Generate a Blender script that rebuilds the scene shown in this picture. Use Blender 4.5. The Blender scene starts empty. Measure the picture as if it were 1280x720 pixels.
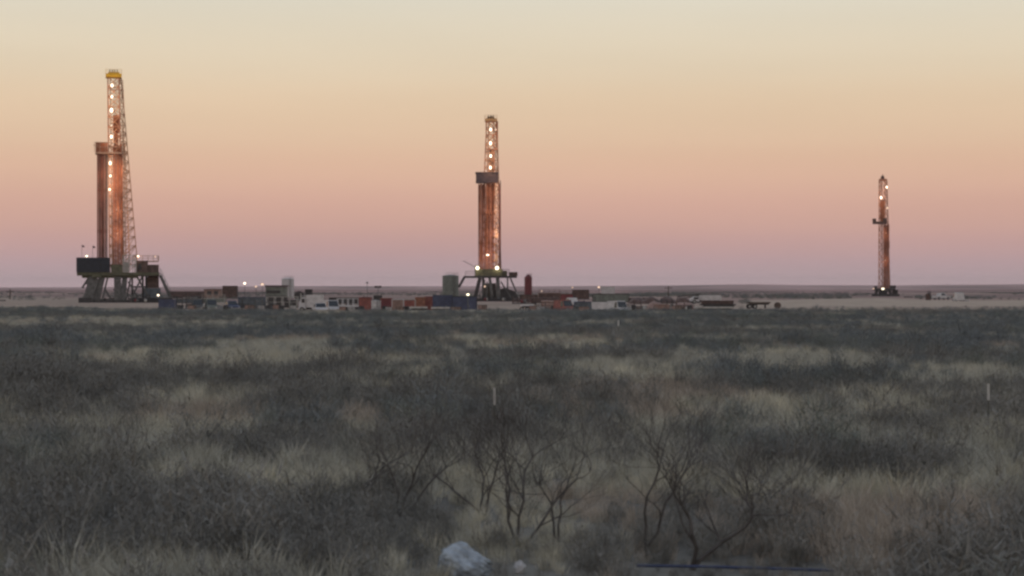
import bpy, math, random
import numpy as np
from mathutils import Vector, Matrix

random.seed(7)
RNG = np.random.default_rng(11)
SC = bpy.context.scene
COL = SC.collection

# ------------------------------------------------------------------ camera, sky, sun, exposure
EYE, FPX, HOR = 3.3, 2388.0, 360.0            # eye height, focal length in photograph pixels, horizon row
cd = bpy.data.cameras.new('camera')
cam = bpy.data.objects.new('camera', cd); COL.objects.link(cam); SC.camera = cam
cam.location = (0, 0, EYE); cam.rotation_euler = (math.pi / 2, 0, 0)
cd.angle = 2 * math.atan(640 / FPX); cd.clip_start = 0.5; cd.clip_end = 40000
cd.dof.use_dof = True; cd.dof.focus_distance = 430; cd.dof.aperture_fstop = 3.2

def lin(c):
    return tuple(((v / 255) / 12.92 if v / 255 <= 0.04045 else ((v / 255 + 0.055) / 1.055) ** 2.4) for v in c)

world = bpy.data.worlds.new('World'); SC.world = world; world.use_nodes = True
wn, wl = world.node_tree.nodes, world.node_tree.links
tc = wn.new('ShaderNodeTexCoord'); sp = wn.new('ShaderNodeSeparateXYZ')
wl.new(tc.outputs['Generated'], sp.inputs[0])
mr = wn.new('ShaderNodeMapRange'); mr.inputs['From Min'].default_value = 0.0; mr.inputs['From Max'].default_value = 0.30
wl.new(sp.outputs['Z'], mr.inputs['Value'])
ramp = wn.new('ShaderNodeValToRGB'); ramp.color_ramp.interpolation = 'EASE'
wl.new(mr.outputs[0], ramp.inputs[0])
# twilight sky by elevation: mauve earth shadow, pink belt, peach, cream, then pale blue-grey on to the zenith
stops = [(0.000, (198, 171, 176)), (0.022, (188, 163, 167)), (0.055, (191, 159, 159)), (0.10, (204, 164, 154)),
         (0.17, (217, 176, 156)), (0.25, (224, 191, 163)), (0.36, (226, 205, 177)), (0.50, (222, 215, 197)),
         (0.70, (208, 211, 206)), (1.00, (188, 194, 201))]
el = ramp.color_ramp.elements
while len(el) > 1: el.remove(el[0])
el[0].position = stops[0][0]; el[0].color = (*lin(stops[0][1]), 1)
for p, c in stops[1:]:
    e = el.new(p); e.color = (*lin(c), 1)
ramp.color_ramp.interpolation = 'CARDINAL'
hi = wn.new('ShaderNodeMapRange'); hi.inputs['From Min'].default_value = 0.30; hi.inputs['From Max'].default_value = 1.0
wl.new(sp.outputs['Z'], hi.inputs['Value'])
mx = wn.new('ShaderNodeMix'); mx.data_type = 'RGBA'
wl.new(hi.outputs[0], mx.inputs[0]); wl.new(ramp.outputs[0], mx.inputs[6]); mx.inputs[7].default_value = (*lin((148, 160, 182)), 1)
hn_ = wn.new('ShaderNodeTexNoise'); hn_.inputs['Scale'].default_value = 3.0; hn_.inputs['Detail'].default_value = 5      # faint uneven veils in the air
hm_ = wn.new('ShaderNodeMapping'); hm_.inputs['Scale'].default_value = (1.0, 1.0, 9.0); wl.new(tc.outputs['Generated'], hm_.inputs[0]); wl.new(hm_.outputs[0], hn_.inputs['Vector'])
hr_ = wn.new('ShaderNodeMapRange'); hr_.inputs['From Min'].default_value = .3; hr_.inputs['From Max'].default_value = .7; hr_.inputs['To Min'].default_value = .975; hr_.inputs['To Max'].default_value = 1.025; wl.new(hn_.outputs['Fac'], hr_.inputs['Value'])
hv_ = wn.new('ShaderNodeHueSaturation'); wl.new(hr_.outputs[0], hv_.inputs['Value']); wl.new(mx.outputs[2], hv_.inputs['Color'])
bg = wn['Background']; wl.new(hv_.outputs[0], bg.inputs['Color']); bg.inputs['Strength'].default_value = 1.0

sd = bpy.data.lights.new('sun', 'SUN'); sd.energy = 0.2; sd.angle = math.radians(35); sd.color = (1.0, 0.68, 0.48)
sun = bpy.data.objects.new('sun', sd); COL.objects.link(sun)
sun.rotation_euler = (math.radians(86), 0, math.radians(-14))      # low afterglow from behind the camera

SC.view_settings.view_transform = 'Standard'; SC.view_settings.look = 'None'
SC.view_settings.exposure = 0.0; SC.view_settings.gamma = 1.0; SC.view_settings.use_curve_mapping = False
SC.render.engine = 'CYCLES'
SC.cycles.pixel_filter_type = 'BLACKMAN_HARRIS'; SC.cycles.filter_width = 2.6
SC.cycles.max_bounces = 6; SC.cycles.diffuse_bounces = 3; SC.cycles.volume_bounces = 0
SC.cycles.sample_clamp_indirect = 3.0
SC.cycles.use_denoising = True

# ------------------------------------------------------------------ materials
def mat(name, col, rough=0.75, metal=0.0, var=0.25, scale=1.5, emit=None, dark=None, rnd=0.0, stretch=None):
    m = bpy.data.materials.new(name); m.use_nodes = True
    n, l = m.node_tree.nodes, m.node_tree.links
    b = n['Principled BSDF']; b.inputs['Roughness'].default_value = rough; b.inputs['Metallic'].default_value = metal
    if emit:
        b.inputs['Base Color'].default_value = (*col, 1); b.inputs['Emission Color'].default_value = (*col, 1)
        b.inputs['Emission Strength'].default_value = emit; m.cycles.emission_sampling = 'NONE'; return m
    t = n.new('ShaderNodeTexCoord'); z = n.new('ShaderNodeTexNoise'); z.inputs['Scale'].default_value = scale; z.inputs['Detail'].default_value = 5
    if stretch:
        mp = n.new('ShaderNodeMapping'); mp.inputs['Scale'].default_value = stretch
        l.new(t.outputs['Object'], mp.inputs[0]); l.new(mp.outputs[0], z.inputs['Vector'])
    else:
        l.new(t.outputs['Object'], z.inputs['Vector'])
    r = n.new('ShaderNodeValToRGB')
    d = dark or tuple(c * (1 - var) for c in col); u = tuple(min(1, c * (1 + var)) for c in col)
    r.color_ramp.elements[0].position = 0.35; r.color_ramp.elements[0].color = (*d, 1)
    r.color_ramp.elements[1].position = 0.65; r.color_ramp.elements[1].color = (*u, 1)
    l.new(z.outputs['Fac'], r.inputs[0]); out = r.outputs[0]
    if rnd:
        oi = n.new('ShaderNodeObjectInfo'); hs = n.new('ShaderNodeHueSaturation')
        q = n.new('ShaderNodeMapRange'); q.inputs['To Min'].default_value = 1 - rnd; q.inputs['To Max'].default_value = 1 + rnd
        l.new(oi.outputs['Random'], q.inputs['Value']); l.new(q.outputs[0], hs.inputs['Value']); l.new(out, hs.inputs['Color']); out = hs.outputs[0]
    l.new(out, b.inputs['Base Color'])
    return m

M = dict(
    rust=mat('rust_steel', (0.33, 0.12, 0.06), 0.7, 0.1, 0.3, 0.6),
    pipe_light=mat('drill_pipe_orange', (0.33, 0.135, 0.075), 0.6, 0.2, 0.25, 0.4),
    pipe_dark=mat('drill_pipe_brown', (0.18, 0.068, 0.052), 0.6, 0.2, 0.25, 0.4),
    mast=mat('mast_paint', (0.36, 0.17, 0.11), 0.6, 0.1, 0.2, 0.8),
    mast_glow=mat('mast_paint_glow', (0.52, 0.27, 0.15), 0.6, 0.0, 0.2, 0.8),  # mast paint with the lamps' warm glow put into its colour
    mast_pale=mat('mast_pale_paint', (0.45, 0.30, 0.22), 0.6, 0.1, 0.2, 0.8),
    yellow=mat('crown_yellow', (0.85, 0.50, 0.03), 0.5, 0.0, 0.15),
    tan=mat('crown_tan', (0.55, 0.33, 0.15), 0.6, 0.0, 0.2),
    navy=mat('wind_wall_navy', (0.022, 0.025, 0.036), 0.6, 0.0, 0.25),
    slate=mat('wind_wall_slate', (0.095, 0.07, 0.08), 0.6, 0.0, 0.2),
    olive=mat('olive_steel', (0.11, 0.105, 0.065), 0.7, 0.1, 0.25),
    grey=mat('grey_steel', (0.115, 0.112, 0.108), 0.65, 0.2, 0.3),
    pale=mat('pale_steel', (0.38, 0.36, 0.33), 0.6, 0.1, 0.2),
    dark=mat('dark_steel', (0.05, 0.045, 0.045), 0.7, 0.1, 0.3),
    brown=mat('brown_steel', (0.10, 0.062, 0.052), 0.75, 0.0, 0.3),
    maroon=mat('maroon_paint', (0.16, 0.035, 0.04), 0.6, 0.0, 0.2),
    red=mat('red_paint', (0.24, 0.075, 0.06), 0.6, 0.0, 0.25),
    orange=mat('orange_paint', (0.28, 0.115, 0.07), 0.65, 0.0, 0.25),
    blue=mat('blue_paint', (0.05, 0.062, 0.115), 0.55, 0.0, 0.2),
    teal=mat('teal_paint', (0.085, 0.10, 0.115), 0.6, 0.0, 0.25),
    green=mat('green_grey_paint', (0.15, 0.165, 0.145), 0.6, 0.0, 0.2),
    white=mat('white_paint', (0.50, 0.48, 0.48), 0.5, 0.0, 0.10),
    silver=mat('silver_tank', (0.48, 0.46, 0.455), 0.5, 0.0, 0.15),
    hut=mat('tan_hut', (0.26, 0.17, 0.14), 0.8, 0.0, 0.2),
    glass=mat('dark_glass', (0.03, 0.035, 0.04), 0.15, 0.0, 0.1),
    tyre=mat('rubber', (0.025, 0.025, 0.027), 0.9, 0.0, 0.2),
    rim=mat('wheel_rim', (0.3, 0.3, 0.3), 0.4, 0.6, 0.1),
    lamp=mat('lamp_lens', (1.0, 0.80, 0.60), emit=3.4),
    lamp_hot=mat('lamp_lens_hot', (1.0, 0.90, 0.66), emit=2.8),
    lamp_dim=mat('lamp_lens_dim', (1.0, 0.70, 0.50), emit=1.1),
    wood=mat('weathered_wood', (0.10, 0.075, 0.06), 0.9, 0.0, 0.3),
    twig=mat('bare_bark', (0.08, 0.07, 0.065), 0.9, 0.0, 0.25, 6),
    plastic=mat('pale_plastic', (0.29, 0.325, 0.36), 0.6, 0.0, 0.35, 9),
    caliche=mat('caliche_dirt', (0.40, 0.30, 0.225), 0.95, 0.0, 0.12, 0.15),
    postw=mat('post_white', (0.5, 0.48, 0.45), 0.6, 0.0, 0.1),
    postg=mat('post_dark_green', (0.10, 0.10, 0.085), 0.7, 0.0, 0.2),
    bluepipe=mat('dark_blue_pipe', (0.025, 0.038, 0.10), 0.4, 0.0, 0.2),
)

# ------------------------------------------------------------------ mesh builder and tagging
class MB:
    def __init__(s): s.v, s.f = [], []
    def add(s, vs, fs):
        o = len(s.v); s.v += [tuple(p) for p in vs]; s.f += [tuple(i + o for i in f) for f in fs]; return s
    def box(s, x0, x1, y0, y1, z0, z1):
        vs = [(x, y, z) for z in (z0, z1) for y in (y0, y1) for x in (x0, x1)]
        return s.add(vs, [(0, 2, 3, 1), (4, 5, 7, 6), (0, 1, 5, 4), (2, 6, 7, 3), (0, 4, 6, 2), (1, 3, 7, 5)])
    def frame(s, p, q):
        p, q = Vector(p), Vector(q); d = q - p
        if d.length < 1e-6: d = Vector((0, 0, 1))
        d = d.normalized(); a = Vector((0, 1, 0)) if abs(d.y) < 0.9 else Vector((1, 0, 0))
        u = d.cross(a).normalized(); w = d.cross(u).normalized(); return p, q, u, w
    def tube(s, p, q, r0, r1=None, n=6, caps=True, ph=0.0):
        r1 = r0 if r1 is None else r1
        p, q, u, w = s.frame(p, q); vs = []
        for c, r in ((p, r0), (q, r1)):
            for i in range(n):
                a = ph + 2 * math.pi * i / n; vs.append(c + u * (r * math.cos(a)) + w * (r * math.sin(a)))
        fs = [(i, (i + 1) % n, n + (i + 1) % n, n + i) for i in range(n)]
        if caps: fs += [tuple(range(n - 1, -1, -1)), tuple(range(n, 2 * n))]
        return s.add(vs, fs)
    def bar(s, p, q, w): return s.tube(p, q, w * 0.7071, n=4, ph=math.pi / 4)
    def lathe(s, prof, n=20, c=(0, 0, 0)):
        vs = [(c[0] + r * math.cos(2 * math.pi * i / n), c[1] + r * math.sin(2 * math.pi * i / n), c[2] + z) for r, z in prof for i in range(n)]
        fs = [(k * n + i, k * n + (i + 1) % n, (k + 1) * n + (i + 1) % n, (k + 1) * n + i) for k in range(len(prof) - 1) for i in range(n)]
        fs += [tuple(range(n - 1, -1, -1)), tuple(range((len(prof) - 1) * n, len(prof) * n))]
        return s.add(vs, fs)
    def prism(s, poly, y0, y1, taper=0.0):           # poly in x,z extruded along y; taper pulls points in by height share
        zs = [p[1] for p in poly]; z0, z1 = min(zs), max(zs); n = len(poly); vs = []
        for y, sg in ((y0, 1), (y1, -1)):
            for x, z in poly: vs.append((x, y + sg * taper * (z - z0) / max(1e-6, z1 - z0), z))
        fs = [(i, (i + 1) % n, n + (i + 1) % n, n + i) for i in range(n)] + [tuple(range(n - 1, -1, -1)), tuple(range(n, 2 * n))]
        return s.add(vs, fs)
    def build(s, name, m, parent=None, smooth=False):
        me = bpy.data.meshes.new(name); me.from_pydata(s.v, [], s.f); me.update()
        import bmesh
        b = bmesh.new(); b.from_mesh(me); bmesh.ops.recalc_face_normals(b, faces=b.faces); b.to_mesh(me); b.free()
        if smooth:
            for p in me.polygons: p.use_smooth = True
        me.materials.append(M[m] if isinstance(m, str) else m)
        o = bpy.data.objects.new(name, me); COL.objects.link(o)
        if parent is not None: o.parent = parent
        return o

def tag(o, label=None, cat=None, group=None, kind=None):
    for k, v in (('label', label), ('category', cat), ('group', group), ('kind', kind)):
        if v: o[k] = v
    return o
def thing(name, label, cat, loc=(0, 0, 0), rz=0.0, group=None):
    o = bpy.data.objects.new(name, None); COL.objects.link(o); o.location = loc; o.rotation_euler = (0, 0, rz)
    o.empty_display_size = 0.3
    return tag(o, label, cat, group)
def X(px, D): return (px - 640) / FPX * D
def Z(py, D): return EYE + (HOR - py) / FPX * D
def copy_tree(o, parent=None):
    c = o.copy(); COL.objects.link(c); c.parent = parent
    for ch in [k for k in SC.objects if k.parent == o]: copy_tree(ch, c)
    return c

# ------------------------------------------------------------------ value noise
_T = RNG.random((256, 256))
def vnoise(x, y):
    x = np.asarray(x, float); y = np.asarray(y, float)
    xi, yi = np.floor(x).astype(int), np.floor(y).astype(int); fx, fy = x - xi, y - yi
    fx, fy = fx * fx * (3 - 2 * fx), fy * fy * (3 - 2 * fy)
    g = lambda a, b: _T[a % 256, b % 256]
    return (g(xi, yi) * (1 - fx) + g(xi + 1, yi) * fx) * (1 - fy) + (g(xi, yi + 1) * (1 - fx) + g(xi + 1, yi + 1) * fx) * fy
def fbm(x, y, s, o=3): return sum(vnoise(np.asarray(x) / s * 2 ** k + 17 * k, np.asarray(y) / s * 2 ** k + 5 * k) / 2 ** k for k in range(o)) / sum(1 / 2 ** k for k in range(o))
def gz(x, y):
    y = np.asarray(y, float); k = np.clip((280 - y) / 60, 0, 1) * np.clip((y - 5) / 15, 0, 1)
    sm = lambda a, b: (lambda t: t * t * (3 - 2 * t))(np.clip((y - a) / (b - a), 0, 1))
    return (fbm(x, y, 14) - 0.5) * 0.35 * k - 0.95 * sm(280, 299) * (1 - sm(352, 392)) * np.clip((0.155 - np.asarray(x, float) / np.maximum(y, 1)) / 0.05, 0, 1) * np.clip((np.asarray(x, float) / np.maximum(y, 1) + 0.225) / 0.03, 0, 1)      # the yard's front lies a little lower

# ------------------------------------------------------------------ ground, hills
def grid(name, xs, ys, zf, m, kind='structure', smooth=True):
    Xg, Yg = np.meshgrid(xs, ys); Zg = zf(Xg, Yg); nx, ny = len(xs), len(ys)
    v = np.stack([Xg, Yg, Zg], -1).reshape(-1, 3); i = np.arange(nx * ny).reshape(ny, nx)
    f = np.stack([i[:-1, :-1], i[:-1, 1:], i[1:, 1:], i[1:, :-1]], -1).reshape(-1, 4)
    me = bpy.data.meshes.new(name); me.from_pydata(v.tolist(), [], f.tolist()); me.update()
    for p in me.polygons: p.use_smooth = smooth
    me.materials.append(m); o = bpy.data.objects.new(name, me); COL.objects.link(o); o['kind'] = kind; return o

gm = bpy.data.materials.new('desert_ground'); gm.use_nodes = True
n, l = gm.node_tree.nodes, gm.node_tree.links
geo = n.new('ShaderNodeNewGeometry'); sx = n.new('ShaderNodeSeparateXYZ'); l.new(geo.outputs['Position'], sx.inputs[0])
def noise(scale, vecscale, det=4):
    mp = n.new('ShaderNodeMapping'); mp.inputs['Scale'].default_value = vecscale; l.new(geo.outputs['Position'], mp.inputs[0])
    t = n.new('ShaderNodeTexNoise'); t.inputs['Scale'].default_value = scale; t.inputs['Detail'].default_value = det; l.new(mp.outputs[0], t.inputs['Vector']); return t.outputs['Fac']
def math_(op, a, b):
    t = n.new('ShaderNodeMath'); t.operation = op
    for i, v in enumerate((a, b)):
        if isinstance(v, (int, float)): t.inputs[i].default_value = v
        else: l.new(v, t.inputs[i])
    return t.outputs[0]
def rng_(v, a, b):
    t = n.new('ShaderNodeMapRange'); t.interpolation_type = 'SMOOTHSTEP'; t.inputs['From Min'].default_value = a; t.inputs['From Max'].default_value = b; l.new(v, t.inputs['Value']); return t.outputs[0]
def mix_(f, a, b):
    t = n.new('ShaderNodeMix'); t.data_type = 'RGBA'; l.new(f, t.inputs[0])
    for i, v in ((6, a), (7, b)):
        if isinstance(v, tuple): t.inputs[i].default_value = (*v, 1)
        else: l.new(v, t.inputs[i])
    return t.outputs[2]
edge = math_('ADD', sx.outputs['Y'], math_('MULTIPLY', math_('SUBTRACT', noise(0.03, (1, 1, 1)), 0.5), 40))
soil = mix_(rng_(noise(0.12, (1, 0.6, 1)), 0.35, 0.65), (0.11, 0.105, 0.095), (0.20, 0.185, 0.155))
pad = mix_(rng_(noise(0.05, (1, 1, 1), 6), 0.3, 0.7), (0.26, 0.19, 0.145), (0.37, 0.27, 0.205))
plain = mix_(rng_(noise(0.004, (1, 0.5, 1), 6), 0.42, 0.58), (0.20, 0.12, 0.105), (0.32, 0.205, 0.165))
c1 = mix_(rng_(edge, 268, 290), soil, pad)
edge2 = math_('ADD', edge, math_('MULTIPLY', math_('MINIMUM', math_('ADD', sx.outputs['X'], 70), 0), 2.4))
c2 = mix_(rng_(edge2, 365, 520), c1, plain)
b = n['Principled BSDF']; b.inputs['Roughness'].default_value = 0.95; l.new(c2, b.inputs['Base Color'])
bp = n.new('ShaderNodeBump'); bp.inputs['Strength'].default_value = 0.5; bp.inputs['Distance'].default_value = 0.1
l.new(noise(2.0, (1, 1, 1), 6), bp.inputs['Height']); l.new(bp.outputs[0], b.inputs['Normal'])

xs = np.concatenate([-np.geomspace(13000, 160, 30), np.linspace(-150, 150, 101), np.geomspace(160, 13000, 30)])
ys = np.concatenate([-np.geomspace(13000, 40, 24), np.linspace(-30, 276, 103), np.linspace(279, 400, 41), np.geomspace(415, 13000, 38)])
grid('ground', xs, ys, gz, gm)

hm = mat('hill_scrub', (0.36, 0.215, 0.20), 0.95, 0.0, 0.45, 1.0, stretch=(0.004, 0.0015, 0.02))
kx = [-900, 0, 100, 250, 400, 640, 760, 850, 930, 1000, 1150, 1205, 1280, 1700, 2200]
ky = [358.5, 359.2, 359.0, 358.2, 357.4, 357.9, 357.2, 356.6, 355.2, 356.2, 356.6, 355.6, 355.2, 356.5, 357]
def hills_z(Xg, Yg):
    px = Xg / 5500 * FPX + 640; crest = Z(np.interp(px, kx, ky), 5500.0)
    t = np.clip((Yg - 3600) / 1900, 0, 1); t = t * t * (3 - 2 * t); u = np.clip((9000 - Yg) / 3000, 0, 1)
    return crest * t * u + (fbm(Xg, Yg, 500) - 0.5) * 3.0 * t * u * np.clip((5500 - Yg) / 600 , 0.15, 1) - 0.4
grid('hills', np.linspace(-6500, 6500, 260), np.linspace(3550, 9100, 60), hills_z, hm)
rm = mat('ridge_scrub', (0.27, 0.15, 0.135), 0.95, 0.0, 0.5, 1.0, stretch=(0.01, 0.004, 0.02))
def ridge_z(Xg, Yg):
    t = np.clip((Yg - 1220) / 500, 0, 1) * np.clip((2600 - Yg) / 500, 0, 1)
    return (0.5 + 2.2 * fbm(Xg, Yg, 300)) * t - 0.25
grid('low_ridge', np.linspace(-2500, 2500, 200), np.linspace(1200, 2620, 30), ridge_z, rm)

# pale bulldozed berm below the far rig
def berm_z(Xg, Yg):
    px = Xg / Yg * FPX + 640
    prof = np.interp(px, [925, 960, 1000, 1040, 1075, 1110, 1160, 1230, 1300, 1400], [0, 0.35, 0.75, 0.9, 1.0, 0.95, 0.55, 0.25, 0.3, 0])
    t = np.clip((Yg - 335) / 70, 0, 1) * np.clip((520 - Yg) / 90, 0, 1)
    return prof * t * (0.85 + 0.3 * fbm(Xg, Yg, 12)) * 1.0 - 0.04 + gz(Xg, Yg)
grid('dirt_berm', np.linspace(36, 165, 130), np.linspace(330, 525, 60), berm_z, M['caliche'])

# ------------------------------------------------------------------ drilling rigs
class RigPx:
    """Turns photograph measures into metres in a rig's own upright frame (x right, y away, z up)."""
    def __init__(s, px0, D): s.px0, s.D, s.k, s.yb = px0, D, D / FPX, HOR + EYE * FPX / D
    def x(s, px): return (px - s.px0) * s.k
    def z(s, py): return (s.yb - py) * s.k
    def p(s, px, py, d): return (s.x(px), d, s.z(py))
    def q(s, px, py, d): x, z = s.x(px), s.z(py); k = 1 + d / s.D; return (x * k, d, EYE + (z - EYE) * k)       # for pieces well in front of the rig's own plane
    def box(s, mb, x0, x1, y0, y1, d0, d1): return mb.box(s.x(x0), s.x(x1), d0, d1, s.z(y1), s.z(y0))

def bracing(mb, a0, a1, b0, b1, n, w, cross=False, flip=False):
    a0, a1, b0, b1 = map(Vector, (a0, a1, b0, b1))
    for i in range(n):
        t, u = i / n, (i + 1) / n
        p, q, r, s_ = a0.lerp(a1, t), b0.lerp(b1, t), a0.lerp(a1, u), b0.lerp(b1, u)
        mb.bar(p, q, w)
        odd = (i % 2 == 0) != flip
        if cross or odd: mb.bar(p, s_, w)
        if cross or not odd: mb.bar(q, r, w)
    mb.bar(a1, b1, w)

def floodlight(parent, pos, w, h, lens='lamp', arm=0.5, light=0.0, lcol=(1.0, 0.60, 0.36), loff=(0, 0.45, -0.1)):
    """Lamp housing on a bracket with its glowing lens towards the field; `light` watts of real lamp light beside it."""
    x, y, z = pos; w *= .62; h *= .72
    mb = MB().box(x - w / 2, x + w / 2, y, y + 0.18, z - h / 2, z + h / 2)
    mb.bar((x, y + 0.1, z), (x, y + 0.18 + arm, z - 0.05), 0.07)
    mb.box(x - w / 2, x + w / 2, y - 0.14, y - 0.002, z + h / 2 + 0.002, z + h / 2 + 0.05)
    o = mb.build('floodlight', 'dark', parent)
    MB().lathe([(0.42, 0), (0.5, 0.03), (0.5, 0.09)], 14).build('lens', lens, o)
    ln = [k for k in SC.objects if k.parent == o][0]
    me = ln.data
    for v in me.vertices:
        vx, vy, vz = v.co; v.co = (x + vx * w * 0.96, y - 0.004 - 0.09 + (0.09 - vz), z + vy * h * 0.96)
    me.update()
    if light:
        ld = bpy.data.lights.new('lamp_light', 'SPOT'); ld.energy = light * .58; ld.color = lcol; ld.spot_size = math.radians(170); ld.spot_blend = 0.6; ld.shadow_soft_size = 0.25
        lo = bpy.data.objects.new('lamp_light', ld); COL.objects.link(lo); lo.parent = parent
        lo.location = (x + loff[0], y + loff[1], z + loff[2]); lo.rotation_euler = (math.radians(75), 0, 0)
    return o

def pipes(name, m, parent, x0, x1, d0, d1, z0, z1, nx, ny, r=0.085):
    rr = random.Random(int(abs(x0) * 100)); lots = (MB(), MB())
    for i in range(nx):
        mb = lots[1 if (i % 4 == 3 or rr.random() < .12) else 0]; gap = rr.uniform(-.05, .05); drop = rr.uniform(0, .8)
        for j in range(ny):
            x = x0 + (x1 - x0) * (i + 0.5) / nx + gap; d = d0 + (d1 - d0) * (j + 0.5) / ny
            top = z1 - drop + rr.uniform(-0.4, 0.2); jx = rr.uniform(-0.06, 0.06)
            mb.tube((x, d, z0), (x + jx, d, top), r, n=6, caps=True)
            for q in (0.34, 0.66):
                zz = z0 + (z1 - z0) * q + rr.uniform(-.2, .2); mb.tube((x + jx * q, d, zz), (x + jx * q, d, zz + 0.55), r * 1.22, n=6)
    for mb, mm in zip(lots, (m, 'pipe_dark' if m == 'pipe_light' else 'brown')):
        if mb.v: tag(mb.build(name, mm, parent), kind='stuff')

def railing(mb, pts, h=1.1, w=0.06, step=1.6):
    for a, b in zip(pts[:-1], pts[1:]):
        a, b = Vector(a), Vector(b); up = Vector((0, 0, h)); mb.bar(a + up, b + up, w); mb.bar(a + up * .5, b + up * .5, w * .8)
        k = max(1, int((b - a).length / step))
        for i in range(k + 1): mb.bar(a.lerp(b, i / k), a.lerp(b, i / k) + up, w)

def stair(mb, a, b, width=1.0, n=14, w=0.12):
    a, b = Vector(a), Vector(b)
    for dy in (-width / 2, width / 2):
        o = Vector((0, dy, 0)); mb.bar(a + o, b + o, w * 1.6); mb.bar(a + o + Vector((0, 0, 1)), b + o + Vector((0, 0, 1)), w * .6)
        for i in range(0, n + 1, 3): c = a.lerp(b, i / n) + o; mb.bar(c, c + Vector((0, 0, 1)), w * .5)
    for i in range(n):
        c = a.lerp(b, (i + .5) / n); mb.box(c.x - .15, c.x + .15, c.y - width / 2, c.y + width / 2, c.z - .03, c.z + .03)

# ---- left rig, the tallest
R = RigPx(150, 438)
rig = thing('drilling_rig', 'tallest drilling rig with yellow crown and navy wind wall, its pipe racked in two bundles', 'drilling rig', (X(150, 438), 438, 0), -math.atan2(X(150, 438), 438), 'drilling rigs on the plain')
P = R.p
for nm, d in (('front', -1.6),):
    pass
legsA = [(P(137.5, 345, -1.8), P(135.2, 97, -1.0)), (P(153.5, 345, -1.8), P(148.6, 97, -1.0)), (P(171.5, 330, 2.0), P(151.6, 97, 1.0)), (P(141, 345, 2.2), P(138, 97, 1.0))]
for i, (a, c) in enumerate(legsA): MB().bar(a, c, 0.30 if i < 2 else .2).build('mast_leg', 'mast' if i < 2 else 'mast_glow', rig)
mb = MB()
bracing(mb, *legsA[0], *legsA[1], 20, 0.19, cross=True)
bracing(mb, *legsA[1], *legsA[2], 20, 0.16, cross=True)
bracing(mb, *legsA[3], *legsA[2], 20, 0.11, flip=True)
tag(mb.build('mast_bracing', 'mast_glow', rig), kind='stuff')
mb = MB()                                                            # narrow ladder cage on the mast's right
mb.bar(P(153.3, 100, 0), P(155.4, 143, 0), 0.13); mb.bar(P(150, 113, 0), P(155, 113, 0), 0.12); mb.bar(P(150, 143, 0), P(156.5, 143, 0), 0.2)
mb.bar(P(135, 113, -1.2), P(152, 113, -1.2), 0.16)
for i in range(12): mb.bar(P(151, 100 + 3.6 * i, 0), P(153.4 + .17 * i, 100 + 3.6 * i, 0), 0.06)
mb.build('ladder_cage', 'mast', rig)
mb = MB(); R.box(mb, 132.5, 152, 93, 97.5, -1.7, 1.7); R.box(mb, 135.5, 149.5, 91, 93, -1.1, 1.1)
railing(mb, [P(132.5, 93, -1.7), P(152, 93, -1.7), P(152, 93, 1.7)], 0.9, 0.07)
crown = mb.build('crown_block', 'yellow', rig)
mb = MB()
for dx in (137, 140, 143, 146): mb.tube(P(dx, 91.2, -.3), P(dx + 1.2, 91.2, -.3), 0.75, n=12)
mb.build('sheave', 'dark', crown)
mb = MB(); R.box(mb, 141.5, 149, 144, 166, -.4, .9); R.box(mb, 142.5, 148, 166, 184, -.3, .8); R.box(mb, 141, 149.5, 184, 190, -.5, 1)
mb.build('top_drive', 'rust', rig)
mb = MB()
for dx in (142.5, 144, 145.5, 147): mb.bar(P(dx, 98, .2), P(dx, 144, .2), 0.06)
mb.build('hoist_line', 'dark', rig)
mb = MB(); R.box(mb, 120, 152.3, 191.3, 193.2, -2.6, 2.4); rack = mb.build('racking_board', 'mast_pale', rig)
mb = MB(); R.box(mb, 120.3, 134.8, 179.5, 191.2, -2.5, -2.35); mb.build('board_panel', 'rust', rack); mb = MB(); R.box(mb, 120.3, 121, 179.5, 191.2, -2.34, 2.3); mb.build('board_panel', 'rust', rack); mb = MB(); R.box(mb, 149.5, 152, 181, 191.2, -2.5, 2.3)
mb.build('board_panel', 'rust', rack)
mb = MB(); railing(mb, [P(119, 191.2, -2.6), P(152, 191.2, -2.6)], 2.2, 0.1, 1.2); mb.bar(P(117.5, 183, -2.6), P(124, 183, -2.6), .15); mb.build('railing', 'mast_pale', rack)
pipes('drill_pipe', 'pipe_dark', rig, R.x(121.8), R.x(134.6), -2.2, .6, R.z(344), R.z(187), 12, 5)
pipes('drill_pipe', 'pipe_light', rig, R.x(141.2), R.x(153.0), -2.5, -1.95, R.z(344), R.z(187), 11, 2)
mb = MB()
for dx in (136.5, 139): mb.bar(P(dx, 200, -2.1), P(dx + .4, 335, -2.1), 0.12)
for i in range(22): mb.bar(P(136.5, 204 + 6 * i, -2.1), P(139.2, 204 + 6 * i, -2.1), 0.09)
mb.build('ladder', 'mast_pale', rig)
for a_, b_ in (((154.6, 330), (152.2, 176)), ((157.4, 330), (153.6, 150)), ((162, 330), (155.4, 178))): MB().tube(P(*a_, -.6), P(*b_, -.2), .12, n=6).build('standpipe', 'mast_glow', rig)
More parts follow.
